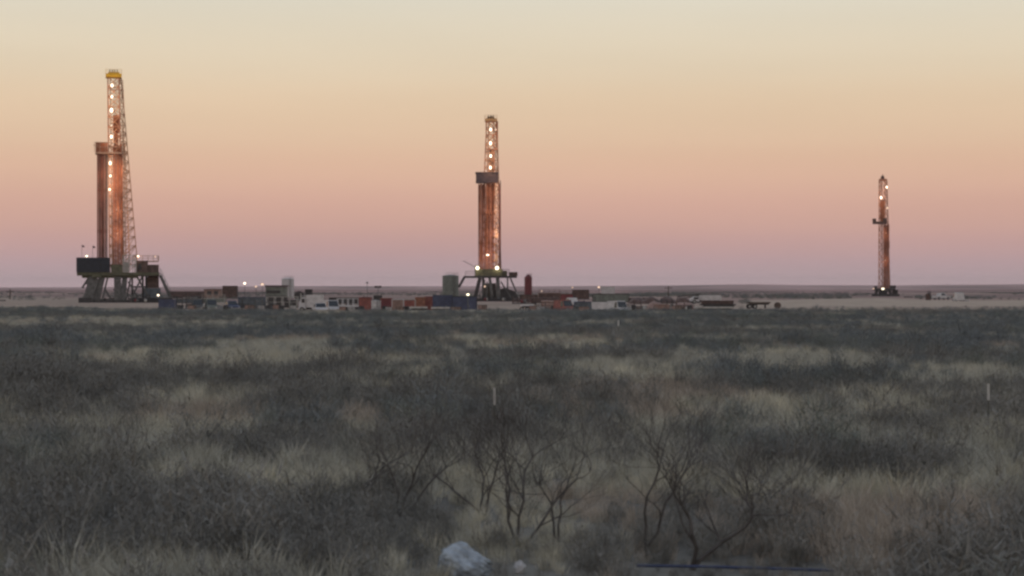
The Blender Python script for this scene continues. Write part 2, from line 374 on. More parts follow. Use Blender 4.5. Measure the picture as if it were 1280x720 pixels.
for (px, py, w, h, L, lt) in ((140.2, 107, .9, 1.1, 'lamp', 260), (140, 121, .8, .9, 'lamp', 260), (139.6, 138, 1.0, 1.5, 'lamp', 300), (139.4, 157, .65, .7, 'lamp_dim', 150),
                              (139.4, 171, .9, 1.1, 'lamp', 280), (138, 204, .8, 1.3, 'lamp_hot', 520), (138.2, 220, .7, .8, 'lamp', 480), (137.2, 237, .6, .8, 'lamp', 420), (156.5, 215, .2, .3, 'lamp_dim', 380), (146, 262, .2, .3, 'lamp_dim', 420), (147, 292, .2, .3, 'lamp_dim', 350)):  # last three are tiny added lamps, to brighten the lattice and lower pipe
    floodlight(rig, R.q(px, py, -5.2), w, h, L, 3.0, lt * 1.5)
# floor
mb = MB(); R.box(mb, 97.5, 137.8, 322.5, 340.5, -6.0, -5.7); R.box(mb, 97.5, 98.8, 322.5, 340.5, -5.69, 4.5); R.box(mb, 97.5, 137.8, 322.5, 340.5, 4.51, 4.8)
ww = mb.build('wind_wall', 'navy', rig)
mb = MB()
for i in range(11): x = R.x(98.5 + 3.9 * i); mb.box(x - .08, x + .08, -6.09, -6.003, R.z(340.3), R.z(322.7))
mb.build('wall_rib', 'navy', ww)
mb = MB(); R.box(mb, 98, 198, 340.7, 344.5, -5.8, 5.5); R.box(mb, 104, 172, 344.7, 347.5, -5.2, -4.7); R.box(mb, 104, 172, 344.7, 347.5, 4.2, 4.7)
mb.build('drill_floor', 'olive', rig)
mb = MB(); R.box(mb, 139, 152.8, 331, 340.5, -5.6, -3.2); mb.build('winch_box', 'olive', rig); mb = MB(); R.box(mb, 116, 128, 343, 347, -6.3, -5.85); mb.build('winch_box', 'olive', rig)
mb = MB()
for px in (153.5, 157.5, 161.5, 165.5, 169.5): mb.bar(P(px, 340.5, -5.5), P(px, 319.5, -5.5), .16)
for py in (319.5, 326, 333): mb.bar(P(153, py, -5.5), P(170, py, -5.5), .15)
for px in (155, 160, 168): mb.bar(P(px, 340.5, -3.5), P(px, 322, -3.5), .2)
R.box(mb, 154.2, 160.8, 328, 340.4, -5.3, -4.6)
mb.build('floor_frame', 'pale', rig)
mb = MB(); R.box(mb, 169.8, 184, 326, 345.5, -4.8, 2); R.box(mb, 184.2, 197.3, 331, 346, -4.4, 3); dh = mb.build('doghouse', 'brown', rig)
mb = MB(); railing(mb, [P(171, 326, -4.7), P(197, 326, -4.4), P(197, 326, 2.5)], 1.1, .12, 1.0); R.box(mb, 184, 197, 326.1, 327.2, -4.5, 2); mb.build('roof_railing', 'mast_pale', dh)
MB().box(R.x(172), R.x(176), -4.86, -4.803, R.z(337), R.z(330)).build('window', 'glass', dh)
floodlight(rig, R.q(109.3, 320.2, -6.1), .9, .55, 'lamp_hot', .3, 60, (1, .9, .75))
floodlight(rig, R.q(172.3, 320.2, -5.8), .8, .5, 'lamp', .3, 60)
floodlight(rig, R.q(193.3, 320.6, -5.0), .7, .3, 'lamp_dim', .3, 0)
for px, py in ((104, 308), (117, 309)):
    mb = MB(); mb.bar(P(px, 341, -5.4), P(px, py - 1, -5.4), .07); pole = mb.build('pole', 'grey', rig)
    mb = MB(); mb.add([P(px + .2, py - 1, -5.4), P(px + 3.2, py + .2, -5.5), P(px + 3, py + 2, -5.3), P(px + .2, py + 1.4, -5.4), P(px + .2, py - 1, -5.36), P(px + 3.2, py + .2, -5.46), P(px + 3, py + 2, -5.26), P(px + .2, py + 1.4, -5.36)],
           [(0, 1, 2, 3), (7, 6, 5, 4), (0, 4, 5, 1), (1, 5, 6, 2), (2, 6, 7, 3), (3, 7, 4, 0)]); mb.build('flag', 'dark', pole)
# substructure
for d in (-4.6, 4.2):
    mb = MB(); mb.bar(P(119, 347, d), P(110, 378, d), 2.2); mb.bar(P(128, 347, d), P(121, 378, d), 1.3); mb.build('leg', 'grey', rig)
    mb = MB(); mb.bar(P(147, 346, d), P(147.5, 378, d), 1.6); mb.bar(P(156, 346, d), P(153, 378, d), 1.2); mb.build('leg', 'grey', rig)
mb = MB()
for d in (-5.0, 4.8):
    for a, c in (((127, 358), (121, 377)), ((131, 360), (141, 377.5)), ((146, 346), (143, 377.5)), ((155, 346), (152, 377.5)), ((160, 352), (172, 372)), ((112, 347), (104, 360)), ((171, 346), (186, 373)), ((177, 346), (164, 373)), ((199, 344), (212, 373)), ((135, 346), (128, 377)), ((163, 348), (157, 377)), ((118, 360), (128, 360)), ((142, 362), (160, 362)), ((109, 352), (118, 377))):
        mb.bar(P(*a, d), P(*c, d), .32)
tag(mb.build('brace', 'grey', rig), kind='stuff')
mb = MB(); R.box(mb, 163, 184, 357.5, 359.3, -4, 3)
for px in (165, 178, 182): mb.bar(P(px, 345, -3.5), P(px, 372, -3.5), .35); mb.bar(P(px, 345, 3), P(px, 372, 3), .35)
mb.build('rear_frame', 'dark', rig)
mb = MB(); R.box(mb, 183, 197.5, 346.2, 360, -3.4, 2.2); mb.build('drawworks_house', 'brown', rig)
mb = MB(); R.box(mb, 179, 199.5, 360.2, 371.8, -4.2, 2.4); mb.build('engine_skid', 'teal', rig)
mb = MB(); R.box(mb, 100, 116, 372, 378, -6, 5); R.box(mb, 117, 163, 375, 378, -5.7, 5.2); R.box(mb, 164, 214, 372.2, 378, -5.2, 4); mb.build('base_skid', 'dark', rig)
mb = MB(); stair(mb, P(199, 341, -3), P(213, 371, -3), 1.0); mb.build('staircase', 'grey', rig)
floodlight(rig, R.q(197, 369, -4.75), .8, .5, 'lamp', .3, 40, (1, .9, .75))

# ---- middle rig
R = RigPx(612, 480); P = R.p
rig = thing('drilling_rig', 'drilling rig with slate racking box and one broad bundle of orange drill pipe', 'drilling rig', (X(612, 480), 480, 0), -math.atan2(X(612, 480), 480), 'drilling rigs on the plain')
legsA = [(P(600, 345, .9), P(608.4, 152, -.9)), (P(620.5, 345, -2.4), P(616.5, 152, -.9)), (P(626.5, 345, 1.8), P(621.2, 152, .9)), (P(606, 345, 2.2), P(611, 152, .9))]
for a, c in legsA: MB().bar(a, c, 0.26).build('mast_leg', 'mast', rig)
mb = MB(); bracing(mb, *legsA[0], *legsA[1], 20, .17, cross=True); bracing(mb, *legsA[1], *legsA[2], 20, .19, cross=True); bracing(mb, *legsA[3], *legsA[2], 16, .15); tag(mb.build('mast_bracing', 'mast_glow', rig), kind='stuff')
mb = MB()
for px in (607.6, 620.2, 622): mb.bar(P(px, 152, -1.2), P(px, 187, -1.2), .2)
for py in (152.5, 169, 187): mb.bar(P(607.5, py, -1.2), P(622, py, -1.2), .22)
mb.build('upper_cage', 'rust', rig)
mb = MB(); R.box(mb, 606, 621.5, 148.5, 152, -1.4, 1.4); R.box(mb, 609, 618, 146.3, 148.4, -.8, .8); mb.bar(P(606.2, 148.4, 0), P(605.6, 144.5, 0), .09); mb.bar(P(614.5, 146.2, 0), P(614.5, 144.6, 0), .2)
railing(mb, [P(606, 148.4, -1.4), P(621.5, 148.4, -1.4)], .8, .06); crown = mb.build('crown_block', 'tan', rig)
mb = MB()
for px in (610, 613, 616): mb.tube(P(px, 147.4, -.9), P(px + 1, 147.4, -.9), .6, n=12)
mb.build('sheave', 'dark', crown)
mb = MB(); R.box(mb, 611.5, 617.2, 187, 215, -.3, .8); mb.build('top_drive', 'mast_pale', rig)
mb = MB(); R.box(mb, 595, 622.3, 217, 228.6, -3.2, 3.2); rb = mb.build('racking_box', 'slate', rig)
mb = MB(); R.box(mb, 594.3, 623, 216, 217, -3.4, 3.4); R.box(mb, 594.8, 622.6, 227.2, 229.2, -3.3, -3.205); mb.build('rim_band', 'slate', rb)
pipes('drill_pipe', 'pipe_light', rig, R.x(598), R.x(617.5), -2.4, .6, R.z(345), R.z(228.7), 17, 5, .09)
pipes('drill_pipe', 'pipe_dark', rig, R.x(623.3), R.x(626.2), -2.2, -.4, R.z(345), R.z(226), 3, 2, .09)
mb = MB()
for px in (619, 622): mb.bar(P(px, 229, -2.6), P(px, 340, -2.6), .13)
for i in range(19): mb.bar(P(619, 231 + 5.7 * i, -2.6), P(622, 231 + 5.7 * i, -2.6), .1); 
R.box(mb, 618.6, 622.4, 288, 298, -2.75, -2.62); R.box(mb, 618.6, 622.4, 318, 326, -2.75, -2.62)
mb.build('ladder', 'mast_pale', rig)
for (px, py, w, h, L, lt) in ((613.4, 162, .9, 1.2, 'lamp', 280), (613, 179, .95, 1.3, 'lamp', 280), (613.4, 195, .85, 1.2, 'lamp', 280), (613, 209.5, .8, 1.3, 'lamp', 280),
                              (619.8, 162, .4, .9, 'lamp_dim', 0)):
    floodlight(rig, R.q(px, py, -5.2), w, h, L, 3.4, lt * 1.5)
for py, lt in ((236, 600), (262, 650), (290, 600)):  # added lamps, set along the bundle only to brighten the drill pipe
    floodlight(rig, R.q(620.5, py, -5.4), .3, .45, 'lamp_dim', 2.7, lt * 1.2)
floodlight(rig, R.q(609.6, 318.8, -5.4), 1.3, .5, 'lamp', 2.8, 600)
floodlight(rig, R.q(596.8, 335, -5.4), 1.5, 1.25, 'lamp_hot', .5, 150, (1, .85, .55))
floodlight(rig, R.q(621.3, 335, -5.4), 1.5, 1.25, 'lamp_hot', .5, 150, (1, .85, .55))
mb = MB(); R.box(mb, 580, 646, 345, 347.4, -4.4, 4.2); mb.bar(P(580.5, 346.4, -4), P(573.6, 359, -4), .5); mb.bar(P(580.5, 346.4, 3.8), P(573.6, 359, 3.8), .5); mb.build('drill_floor', 'dark', rig)
mb = MB(); R.box(mb, 595, 628, 336.5, 344.9, -4.3, -3.4); R.box(mb, 594, 599, 332, 344.9, -3.3, 1); R.box(mb, 623.5, 634, 338.5, 344.9, -3.3, 2); mb.build('floor_wall', 'olive', rig)
mb = MB(); railing(mb, [P(582, 345, -4.2), P(595, 345, -4.2)], 1.1, .1); railing(mb, [P(628, 345, -4.2), P(636, 345, -4.2)], 1.6, .12)
mb.bar(P(579, 326, -3), P(594, 334, -3), .12); mb.bar(P(594, 334, -3), P(594, 345, -3), .18); tag(mb.build('floor_railing', 'grey', rig), kind='stuff')
mb = MB(); R.box(mb, 636.5, 646.8, 340.2, 344.9, -3, 2); dh = mb.build('doghouse', 'brown', rig)
MB().box(R.x(638), R.x(641), -3.06, -3.003, R.z(343.5), R.z(341.3)).build('window', 'glass', dh)
for d in (-3.8, 3.4):
    mb = MB(); mb.bar(P(600, 347.5, d), P(593, 376, d), .9); mb.bar(P(604, 347.5, d), P(604, 376, d), .6); mb.build('leg', 'dark', rig)
    mb = MB(); mb.bar(P(622, 347.5, d), P(624, 376, d), .9); mb.bar(P(612, 347.5, d), P(616, 376, d), .7); mb.build('leg', 'grey', rig)
mb = MB()
for d in (-4.1, 3.9):
    for a, c in (((606, 350), (603, 371)), ((609, 352), (608, 374)), ((621.5, 348), (620.5, 374)), ((634.5, 347.6), (634.5, 361)), ((638, 347.6), (645, 364)), ((626, 352), (640, 374))): mb.bar(P(*a, d), P(*c, d), .3)
tag(mb.build('brace', 'grey', rig), kind='stuff')
mb = MB(); R.box(mb, 604.5, 620, 354, 375, -1.5, 1.5); mb.build('blowout_preventer', 'grey', rig)
mb = MB(); R.box(mb, 592, 648, 373.6, 376.4, -4.6, 4.6); mb.build('base_skid', 'dark', rig)
mb = MB(); mb.prism([(R.x(622), R.z(373.4)), (R.x(626), R.z(361)), (R.x(632), R.z(360)), (R.x(644), R.z(364.5)), (R.x(648), R.z(373.4))], -3.6, 3.4); mb.build('engine_house', 'dark', rig)
floodlight(rig, R.q(606, 358, -4.3), .6, .6, 'lamp_dim', .3, 30)

# ---- right rig, far off
R = RigPx(1104, 760); P = R.p
rig = thing('drilling_rig', 'slender far drilling rig without wind walls standing alone on the pale dirt', 'drilling rig', (X(1104, 760), 760, 0), -math.atan2(X(1104, 760), 760), 'drilling rigs on the plain')
legsA = [(P(1098.5, 362, -2.0), P(1099, 226, -1.0)), (P(1105.5, 362, -2.0), P(1106, 226, -1.0)), (P(1112.3, 362, 1.6), P(1108.6, 226, 1)), (P(1103, 362, 2.0), P(1102, 226, 1))]
for a, c in legsA: MB().bar(a, c, .34).build('mast_leg', 'mast', rig)
mb = MB(); bracing(mb, *legsA[0], *legsA[1], 18, .22, cross=True); bracing(mb, *legsA[1], *legsA[2], 18, .24, cross=True); bracing(mb, *legsA[0], *legsA[3], 18, .2); tag(mb.build('mast_bracing', 'mast', rig), kind='stuff')
mb = MB(); R.box(mb, 1098.6, 1108.8, 223.8, 226.2, -1.6, 1.6); R.box(mb, 1101, 1105.5, 220.5, 223.7, -.9, .9); mb.bar(P(1103.4, 220.4, 0), P(1103.4, 218, 0), .35); crown = mb.build('crown_block', 'mast', rig)
MB().tube(P(1102, 222, -1.2), P(1104.5, 222, -1.2), .7, n=12).build('sheave', 'dark', crown)
mb = MB(); R.box(mb, 1100.2, 1106.6, 250, 277, -.6, 1); mb.build('top_drive', 'rust', rig)
mb = MB(); R.box(mb, 1091, 1108.6, 277, 280, -2.4, 1.8); rb = mb.build('racking_board', 'brown', rig)
mb = MB(); R.box(mb, 1090.8, 1095.4, 273.4, 276.9, -2.3, 1.2); mb.build('board_panel', 'brown', rb); mb = MB(); R.box(mb, 1104, 1108.5, 273, 276.9, -2.3, 1.2); mb.build('board_panel', 'brown', rb)
pipes('drill_pipe', 'pipe_light', rig, R.x(1104.2), R.x(1111.6), -2.7, -1.6, R.z(362), R.z(280), 11, 3, .1)
mb = MB()
for py in (302, 306.5, 325): MB().box(R.x(1109.4), R.x(1112), -.8, .6, R.z(py + 3.5), R.z(py)).build('mast_box', 'rust', rig)
for (px, py, w, h, L, lt) in ((1108.4, 234, 1.0, 1.5, 'lamp', 450), (1101.4, 247, 1.1, 1.8, 'lamp', 500), (1109, 260, .9, 1.4, 'lamp_dim', 300)):
    floodlight(rig, R.q(px, py, -5.4), w, h, L, 3.4, lt * 1.3)
floodlight(rig, R.q(1107.5, 292, -5.6), .3, .4, 'lamp_dim', 3.0, 450); floodlight(rig, R.q(1106.5, 325, -5.6), .3, .4, 'lamp_dim', 3.0, 350)  # two small lamps added to warm the mast and pipe
mb = MB(); R.box(mb, 1092, 1119, 360.5, 363, -5, 5); mb.build('drill_floor', 'dark', rig)
mb = MB(); R.box(mb, 1093, 1097, 357.5, 360.4, -4.6, 2); mb.build('doghouse', 'dark', rig); mb = MB(); R.box(mb, 1112, 1119.5, 356.8, 360.4, -4, 3); mb.build('doghouse', 'dark', rig)
for d in (-4, 4):
    for px in (1096, 1112): mb = MB(); mb.bar(P(px, 363.1, d), P(px + (1.5 if px > 1100 else -1.5), 370.3, d), 1.2); mb.build('leg', 'dark', rig)
mb = MB(); mb.bar(P(1096, 363.2, -4.6), P(1112, 369, -4.6), .5); mb.bar(P(1112, 363.2, -4.6), P(1096, 369, -4.6), .5); tag(mb.build('brace', 'dark', rig), kind='stuff')
mb = MB(); R.box(mb, 1090, 1124, 367.5, 370.35, -6, 5.5); R.box(mb, 1098.6, 1109, 363.2, 367.4, -3, 3); R.box(mb, 1115, 1122, 362, 367.4, -3, 3); mb.build('base_skid', 'dark', rig)
floodlight(rig, R.q(1092, 361, -5.4), 1.1, .5, 'lamp_dim', .3, 0); floodlight(rig, R.q(1103.6, 361, -5.4), 1.9, .9, 'lamp_hot', .3, 80, (1, .9, .75))

# ------------------------------------------------------------------ yard equipment
def geom(x0, x1, yt, D):
    cx = X((x0 + x1) / 2, D); return cx, (x1 - x0) / FPX * D, Z(yt, D) - G(cx, D)
def G(x, y): return float(gz(x, y))

def container(x0, x1, yt, D, m, label, depth=2.4, name='container', cat='container', trim='grey', group='containers in the yard', roof=None, door=True):
    cx, w, h = geom(x0, x1, yt, D)
    t = thing(name, label, cat, (cx, D, G(cx, D)), 0, group)
    MB().box(-w / 2 + .05, w / 2 - .05, -depth / 2 + .05, depth / 2 - .05, .25, h - .08).build('body', m, t)
    mb = MB(); k = max(3, int(w / .45))
    for i in range(k):
        x = -w / 2 + .12 + (w - .24) * i / (k - 1)
        mb.box(x - .06, x + .06, -depth / 2 - .02, -depth / 2 + .047, .3, h - .14)
    tag(mb.build('side_rib', m, t), kind='stuff')
    mb = MB()
    for x in (-w / 2, w / 2):
        for y in (-depth / 2, depth / 2): mb.bar((x, y, 0), (x, y, h), .10)
    for y in (-depth / 2, depth / 2):
        mb.bar((-w / 2 + .08, y, h - .06), (w / 2 - .08, y, h - .06), .12); mb.bar((-w / 2 + .08, y, .2), (w / 2 - .08, y, .2), .16)
    tag(mb.build('frame', trim, t), kind='stuff')
    if door:
        d = MB().box(w * .18, w * .18 + min(.9, w * .3), -depth / 2 - .07, -depth / 2 - .022, .35, min(h - .3, 2.2)).build('door', m, t)
        MB().box(w * .18 + .08, w * .18 + .13, -depth / 2 - .12, -depth / 2 - .072, 1.0, 1.25).build('handle', 'pale', d)
    if roof:
        mb = MB(); railing(mb, [(-w / 2 + .1, -depth / 2 + .1, h), (w / 2 - .1, -depth / 2 + .1, h), (w / 2 - .1, depth / 2 - .1, h)], .8, .06, 1.0); mb.build('roof_railing', roof, t)
    return t

def tank(x0, x1, yt, D, m, label, name='storage_tank', cat='tank', cone=.35, group=None, ladder='grey'):
    cx, w, h = geom(x0, x1, yt, D); r = w / 2
    t = thing(name, label, cat, (cx, D, G(cx, D)), 0, group)
    MB().lathe([(r * .98, 0), (r, .05), (r, h - cone), (r * .96, h - cone + .06), (r * .25, h - .04), (r * .05, h)], 28).build('shell', m, t)
    mb = MB()
    for q in (.02, .34, .67, .965): z = (h - cone) * q; mb.lathe([(r + .002, z), (r + .07, z + .02), (r + .07, z + .12), (r + .002, z + .14)], 28)
    mb.build('hoop', m, t)
    a = -1.1; c, s_ = math.cos(a), math.sin(a); mb = MB()
    for off in (-.25, .25): mb.bar(((r + .2) * c - off * s_, (r + .2) * s_ + off * c, 0), ((r + .2) * c - off * s_, (r + .2) * s_ + off * c, h + .4), .06)
    for i in range(int(h / .35)): z = .3 + .35 * i; mb.bar(((r + .2) * c + .25 * s_, (r + .2) * s_ - .25 * c, z), ((r + .2) * c - .25 * s_, (r + .2) * s_ + .25 * c, z), .04)
    mb.build('ladder', ladder, t)
    mb = MB(); pts = [((r - .1) * math.cos(b), (r - .1) * math.sin(b), h - cone) for b in np.linspace(-2.2, -.2, 6)]; railing(mb, pts, .9, .05, 1.2); mb.build('top_railing', ladder, t)
    return t

def wheel(t, x, y, r=.4, w=.25):
    o = MB().tube((x, y - w / 2, r), (x, y + w / 2, r), r, n=16).build('wheel', 'tyre', t)
    MB().tube((x, y - w / 2 - .012, r), (x, y + w / 2 + .012, r), r * .55, n=12).build('rim', 'rim', o)

def pickup(px, D, m, label, rz=0.0, van=False, name='pickup_truck', cat='pickup truck', L=5.4):
    t = thing(name, label, cat, (X(px, D), D, G(X(px, D), D)), rz, 'vehicles parked in the yard'); k = L / 5.4
    low = [(-2.7, .5), (-2.7, 1.05), (-1.0, 1.1), (1.0, 1.08), (2.45, 1.0), (2.7, .85), (2.7, .5), (2.25, .45), (2.1, .78), (1.5, .78), (1.35, .45), (-1.1, .45), (-1.25, .78), (-1.85, .78), (-2.0, .45)]
    MB().prism([(x * k, z) for x, z in low], -.95, .95).build('body', m, t)
    if van: cabp = [(-2.65, 1.06), (-2.6, 2.2), (1.0, 2.25), (1.75, 1.06)]
    else: cabp = [(-1.0, 1.101), (-.85, 1.85), (.55, 1.88), (1.25, 1.081)]
    MB().prism([(x * k, z) for x, z in cabp], -.93, .93, .14).build('cab', m, t)
    a, b_ = ((cabp[0][0] + .25) * k, (cabp[3][0] - .35) * k); zt = cabp[1][1] - .12; zb = 1.2
    if van: a = .2 * k
    for sg in (-1, 1):
        mb = MB(); y0 = sg * (.945 - .14 * (zb - 1.06) / (zt + .12 - 1.06)); y1 = sg * (.945 - .14 * (zt - 1.06) / (zt + .12 - 1.06))
        q = [(a, y0, zb), (b_, y0, zb), (b_ - .45 * k, y1, zt), (a + .1, y1, zt)]
        mb.add(q + [(x, y - sg * .03, z) for x, y, z in q], [(0, 1, 2, 3), (7, 6, 5, 4), (0, 4, 5, 1), (1, 5, 6, 2), (2, 6, 7, 3), (3, 7, 4, 0)]); mb.build('side_window', 'glass', t)
    (xa, za), (xb, zb2) = cabp[3], cabp[2]; mb = MB(); q = []
    for f, yy in ((.12, .82), (.88, .74)):
        for sg in (-1, 1): q.append(((xa + (xb - xa) * f + .02) * k, sg * yy, za + (zb2 - za) * f + .02))
    mb.add(q + [(x - .05, y, z - .03) for x, y, z in q], [(0, 1, 3, 2), (6, 7, 5, 4), (0, 4, 5, 1), (1, 5, 7, 3), (3, 7, 6, 2), (2, 6, 4, 0)]); mb.build('windscreen', 'glass', t)
    for sx in (-1.55, 1.8):
        for sy in (-.86, .86): wheel(t, sx * k, sy, .38)
    MB().box(2.7 * k + .003, 2.7 * k + .12, -.9, .9, .42, .62).build('bumper', 'rim', t)
    for sy in (-.7, .7): MB().box(2.7 * k + .002, 2.7 * k + .04, sy - .15, sy + .15, .68, .82).build('headlight', 'silver', t)
    return t

def box_truck(x0, x1, yt, D, m, label, flip=1, cabm='white'):
    cx, w, h = geom(x0, x1, yt, D)
    t = thing('box_truck', label, 'truck', (cx, D, G(cx, D)), 0 if flip > 0 else math.pi, 'vehicles parked in the yard')
    MB().box(-w / 2, w * .18, -1.15, 1.15, .75, h).build('cargo_box', m, t)
    c0, c1 = w * .2, w * .5; hc = h * .86
    MB().prism([(c0, .5), (c0, hc), (c0 + (c1 - c0) * .55, hc), (c1 - .1, hc * .62), (c1, hc * .55), (c1, .5)], -1.05, 1.05, .08).build('cab', cabm, t)
    for sg in (-1, 1): MB().box(c0 + .2, c0 + (c1 - c0) * .6, sg * 1.03 - .03, sg * 1.03 + .03, hc * .62, hc * .9).build('side_window', 'glass', t)
    MB().box(-w / 2 + .2, w / 2 - .2, -.5, .5, .4, .745).build('chassis', 'dark', t)
    for x in (-w * .3, -w * .12, w * .36):
        for y in (-.95, .95): wheel(t, x, y, .42)
    for y in (-.75, .75): MB().box(c1 + .002, c1 + .04, y - .15, y + .15, .65, .82).build('headlight', 'silver', t)
    return t

def flat_trailer(x0, x1, yt, D, m, label, load=None, posts=True):
    cx, w, h = geom(x0, x1, yt, D)
    t = thing('flat_trailer', label, 'trailer', (cx, D, G(cx, D)), 0, 'trailers in the yard'); deck = min(h, 1.25)
    MB().box(-w / 2, w / 2, -1.2, 1.2, deck - .25, deck).build('deck', m, t)
    mb = MB(); mb.bar((-w * .4, -.5, deck - .4), (w * .46, -.5, deck - .4), .25); mb.bar((-w * .4, .5, deck - .4), (w * .46, .5, deck - .4), .25); mb.build('chassis', 'dark', t)
    for x in (-w * .42, -w * .42 + 1.0):
        for y in (-1.0, 1.0): wheel(t, x, y, .42)
    mb = MB(); mb.bar((w * .3, -.6, 0), (w * .3, -.6, deck - .3), .14); mb.bar((w * .3, .6, 0), (w * .3, .6, deck - .3), .14); mb.build('landing_leg', 'dark', t)
    if posts and h > deck + .2:
        mb = MB()
        for x in np.linspace(-w / 2 + .1, w / 2 - .1, 5):
            for y in (-1.1, 1.1): mb.bar((x, y, deck), (x, y, h), .1)
        mb.bar((-w / 2 + .1, -1.1, h), (w / 2 - .1, -1.1, h), .1); mb.bar((-w / 2 + .1, 1.1, h), (w / 2 - .1, 1.1, h), .1); mb.build('stake', m, t)
    if load:
        mb = MB(); rr = random.Random(int(cx * 10))
        for i in range(5):
            for j in range(2): mb.tube((-w * .46, -.8 + .4 * i, deck + .17 + .33 * j), (w * (.4 + .06 * rr.random()), -.8 + .4 * i, deck + .17 + .33 * j), .16, n=8)
        mb.build('strapped_pipe', load, t)
    return t

def pipe_rack(x0, x1, yt, D, label, m='brown', rows=4, n=9):
    cx, w, h = geom(x0, x1, yt, D); t = thing('pipe_rack', label, 'pipe rack', (cx, D, G(cx, D)), 0, 'pipe racks in the yard')
    r = h / (rows * 1.8 + 1.2) ; z0 = r * 1.6
    for x in (-w * .35, 0, w * .35):
        mb = MB(); mb.box(x - .15, x + .15, -n * r - .2, n * r + .2, 0, z0)
        mb.bar((x, -n * r - .1, z0), (x, -n * r - .1, h), .1); mb.bar((x, n * r + .1, z0), (x, n * r + .1, h), .1); mb.build('support', 'dark', t)
    mb = MB(); rr = random.Random(int(cx))
    for j in range(rows):
        for i in range(n - j):
            y = (i - (n - j - 1) / 2) * 2.05 * r; e = rr.uniform(0, .35); mb.tube((-w / 2 + e, y, z0 + r + j * 1.77 * r), (w / 2 - rr.uniform(0, .35), y, z0 + r + j * 1.77 * r), r, n=8)
    tag(mb.build('stacked_pipe', m, t), kind='stuff'); return t

def light_mast(px, yt, D, label, lens=None, heads=1, w=.9, m='dark', name='light_tower', base=True, lt=0, hh=.6):
    t = thing(name, label, 'light tower', (X(px, D), D, G(X(px, D), D)), 0, 'light towers'); h = Z(yt, D) - G(X(px, D), D)
    if base:
        MB().box(-1.0, 1.0, -.8, .8, .35, 1.5).build('engine_box', m, t)
        for x in (-.6, .6):
            for y in (-.75, .75): wheel(t, x, y, .33)
    mb = MB(); mb.tube((0, 0, .3 if not base else 1.5), (0, 0, h), .09, .06, 8); mb.bar((-w * heads / 2, 0, h), (w * heads / 2, 0, h), .08)
    if not base: mb.box(-.5, .5, -.5, .5, 0, .3)
    mb.build('pole', 'grey', t)
    for i in range(heads):
        x = (i - (heads - 1) / 2) * w
        if lens: floodlight(t, (x, -.25, h), w * .9, hh, lens, .15, lt, (1, .85, .6))
        else: MB().box(x - w * .42, x + w * .42, -.3, -.06, h - .25, h + .25).build('lamp_head', 'dark', t)
    return t

def power_pole(px, yt, D, label):
    h = Z(yt, D); t = thing('power_pole', label, 'power pole', (X(px, D), D, G(X(px, D), D)), 0, 'wooden poles')
    MB().tube((0, 0, -.3), (0, 0, h), .19, .14, 8).build('pole', 'wood', t)
    mb = MB(); mb.box(-1.1, 1.1, -.3, -.18, h - .8, h - .62)
    c = mb.build('crossarm', 'wood', t)
    for x in (-.95, 0.4, .95): MB().lathe([(.05, 0), (.09, .05), (.05, .14)], 8, (x, -.24, h - .618)).build('insulator', 'grey', c)
    return t

# ---- left group, right of the tall rig
power_pole(12.5, 361, 560, 'dark wooden pole standing alone at the left edge of the plain')
container(-14, 5, 374.8, 470, 'brown', 'low dark skid box cut off by the left edge', name='skid_box', cat='skid box', door=False)
pipe_rack(212, 257, 364.6, 600, 'long low dark pipe rack just past the tall rig staircase', 'brown')
container(200, 219, 374.2, 350, 'blue', 'small dark navy skid tank beside the tall rig base', name='skid_tank', cat='skid tank', trim='blue')
def hut(x0, x1, yt, D, label, m='hut'):
    cx, w, h = geom(x0, x1, yt, D); t = thing('site_hut', label, 'hut', (cx, D, G(cx, D)))
    MB().box(-w / 2, w / 2, -1.6, 1.6, .3, h - .25).build('wall', m, t)
    MB().prism([(-w / 2 - .15, h - .245), (w / 2 + .15, h - .245), (w / 2 + .1, h - .12), (0, h), (-w / 2 - .1, h - .12)], -1.8, 1.8).build('roof', 'brown', t)
    for f in (-.2, .2):
        fr = MB().box(w * f - .65, w * f + .65, -1.66, -1.603, h * .35, h * .78).build('window', 'dark', t); MB().box(w * f - .5, w * f + .5, -1.7, -1.663, h * .4, h * .73).build('pane', 'glass', fr)
    for x in (-w * .4, w * .4): MB().box(x - .3, x + .3, -1.4, 1.4, 0, .297).build('skid', 'dark', t)
    return t
hut(256, 277.5, 361, 600, 'tan site hut with two dark windows left of a tall brown box')
container(279, 296.5, 357.2, 590, 'brown', 'tall dark brown steel box right of the tan hut', name='mud_tank', cat='tank', trim='dark')
pickup(289, 352, 'blue', 'blue pickup with pale hood parked below the tall brown box', math.radians(-65))
container(299, 332, 371.4, 372, 'teal', 'long dark blue grey tank behind the blue pickup', name='skid_tank', cat='skid tank', trim='blue')
container(222, 252, 373.2, 400, 'teal', 'flat grey blue mud tank next to the pipe rack', name='mud_tank', cat='tank', door=False)
container(253, 281, 372.6, 410, 'green', 'grey green mud tank in front of the tan hut', name='mud_tank', cat='tank', trim='pale', roof='pale')
pickup(247, 345, 'grey', 'small grey car far left of the blue pickup', math.radians(-80), True, 'parked_car', 'car', 4.2)
pickup(264, 345, 'green', 'grey green car nose out in front of the green tank', math.radians(-75), True, 'parked_car', 'car', 4.2)
light_mast(306, 354.2, 640, 'tall floodlight mast with the biggest glow on the skyline', 'lamp', 1, 1.5, base=False, lt=60, hh=1.0)
light_mast(320, 358.2, 640, 'short floodlight mast between two taller lit masts', 'lamp_dim', 1, 1.4, base=False, hh=.6)
light_mast(328, 355.4, 650, 'floodlight mast with wide pinkish glow left of the silver tank', 'lamp_dim', 1, 2.0, base=False, hh=.9)
tank(352, 367.5, 347.2, 620, 'silver', 'tall silver white tank with conical roof among grey equipment')
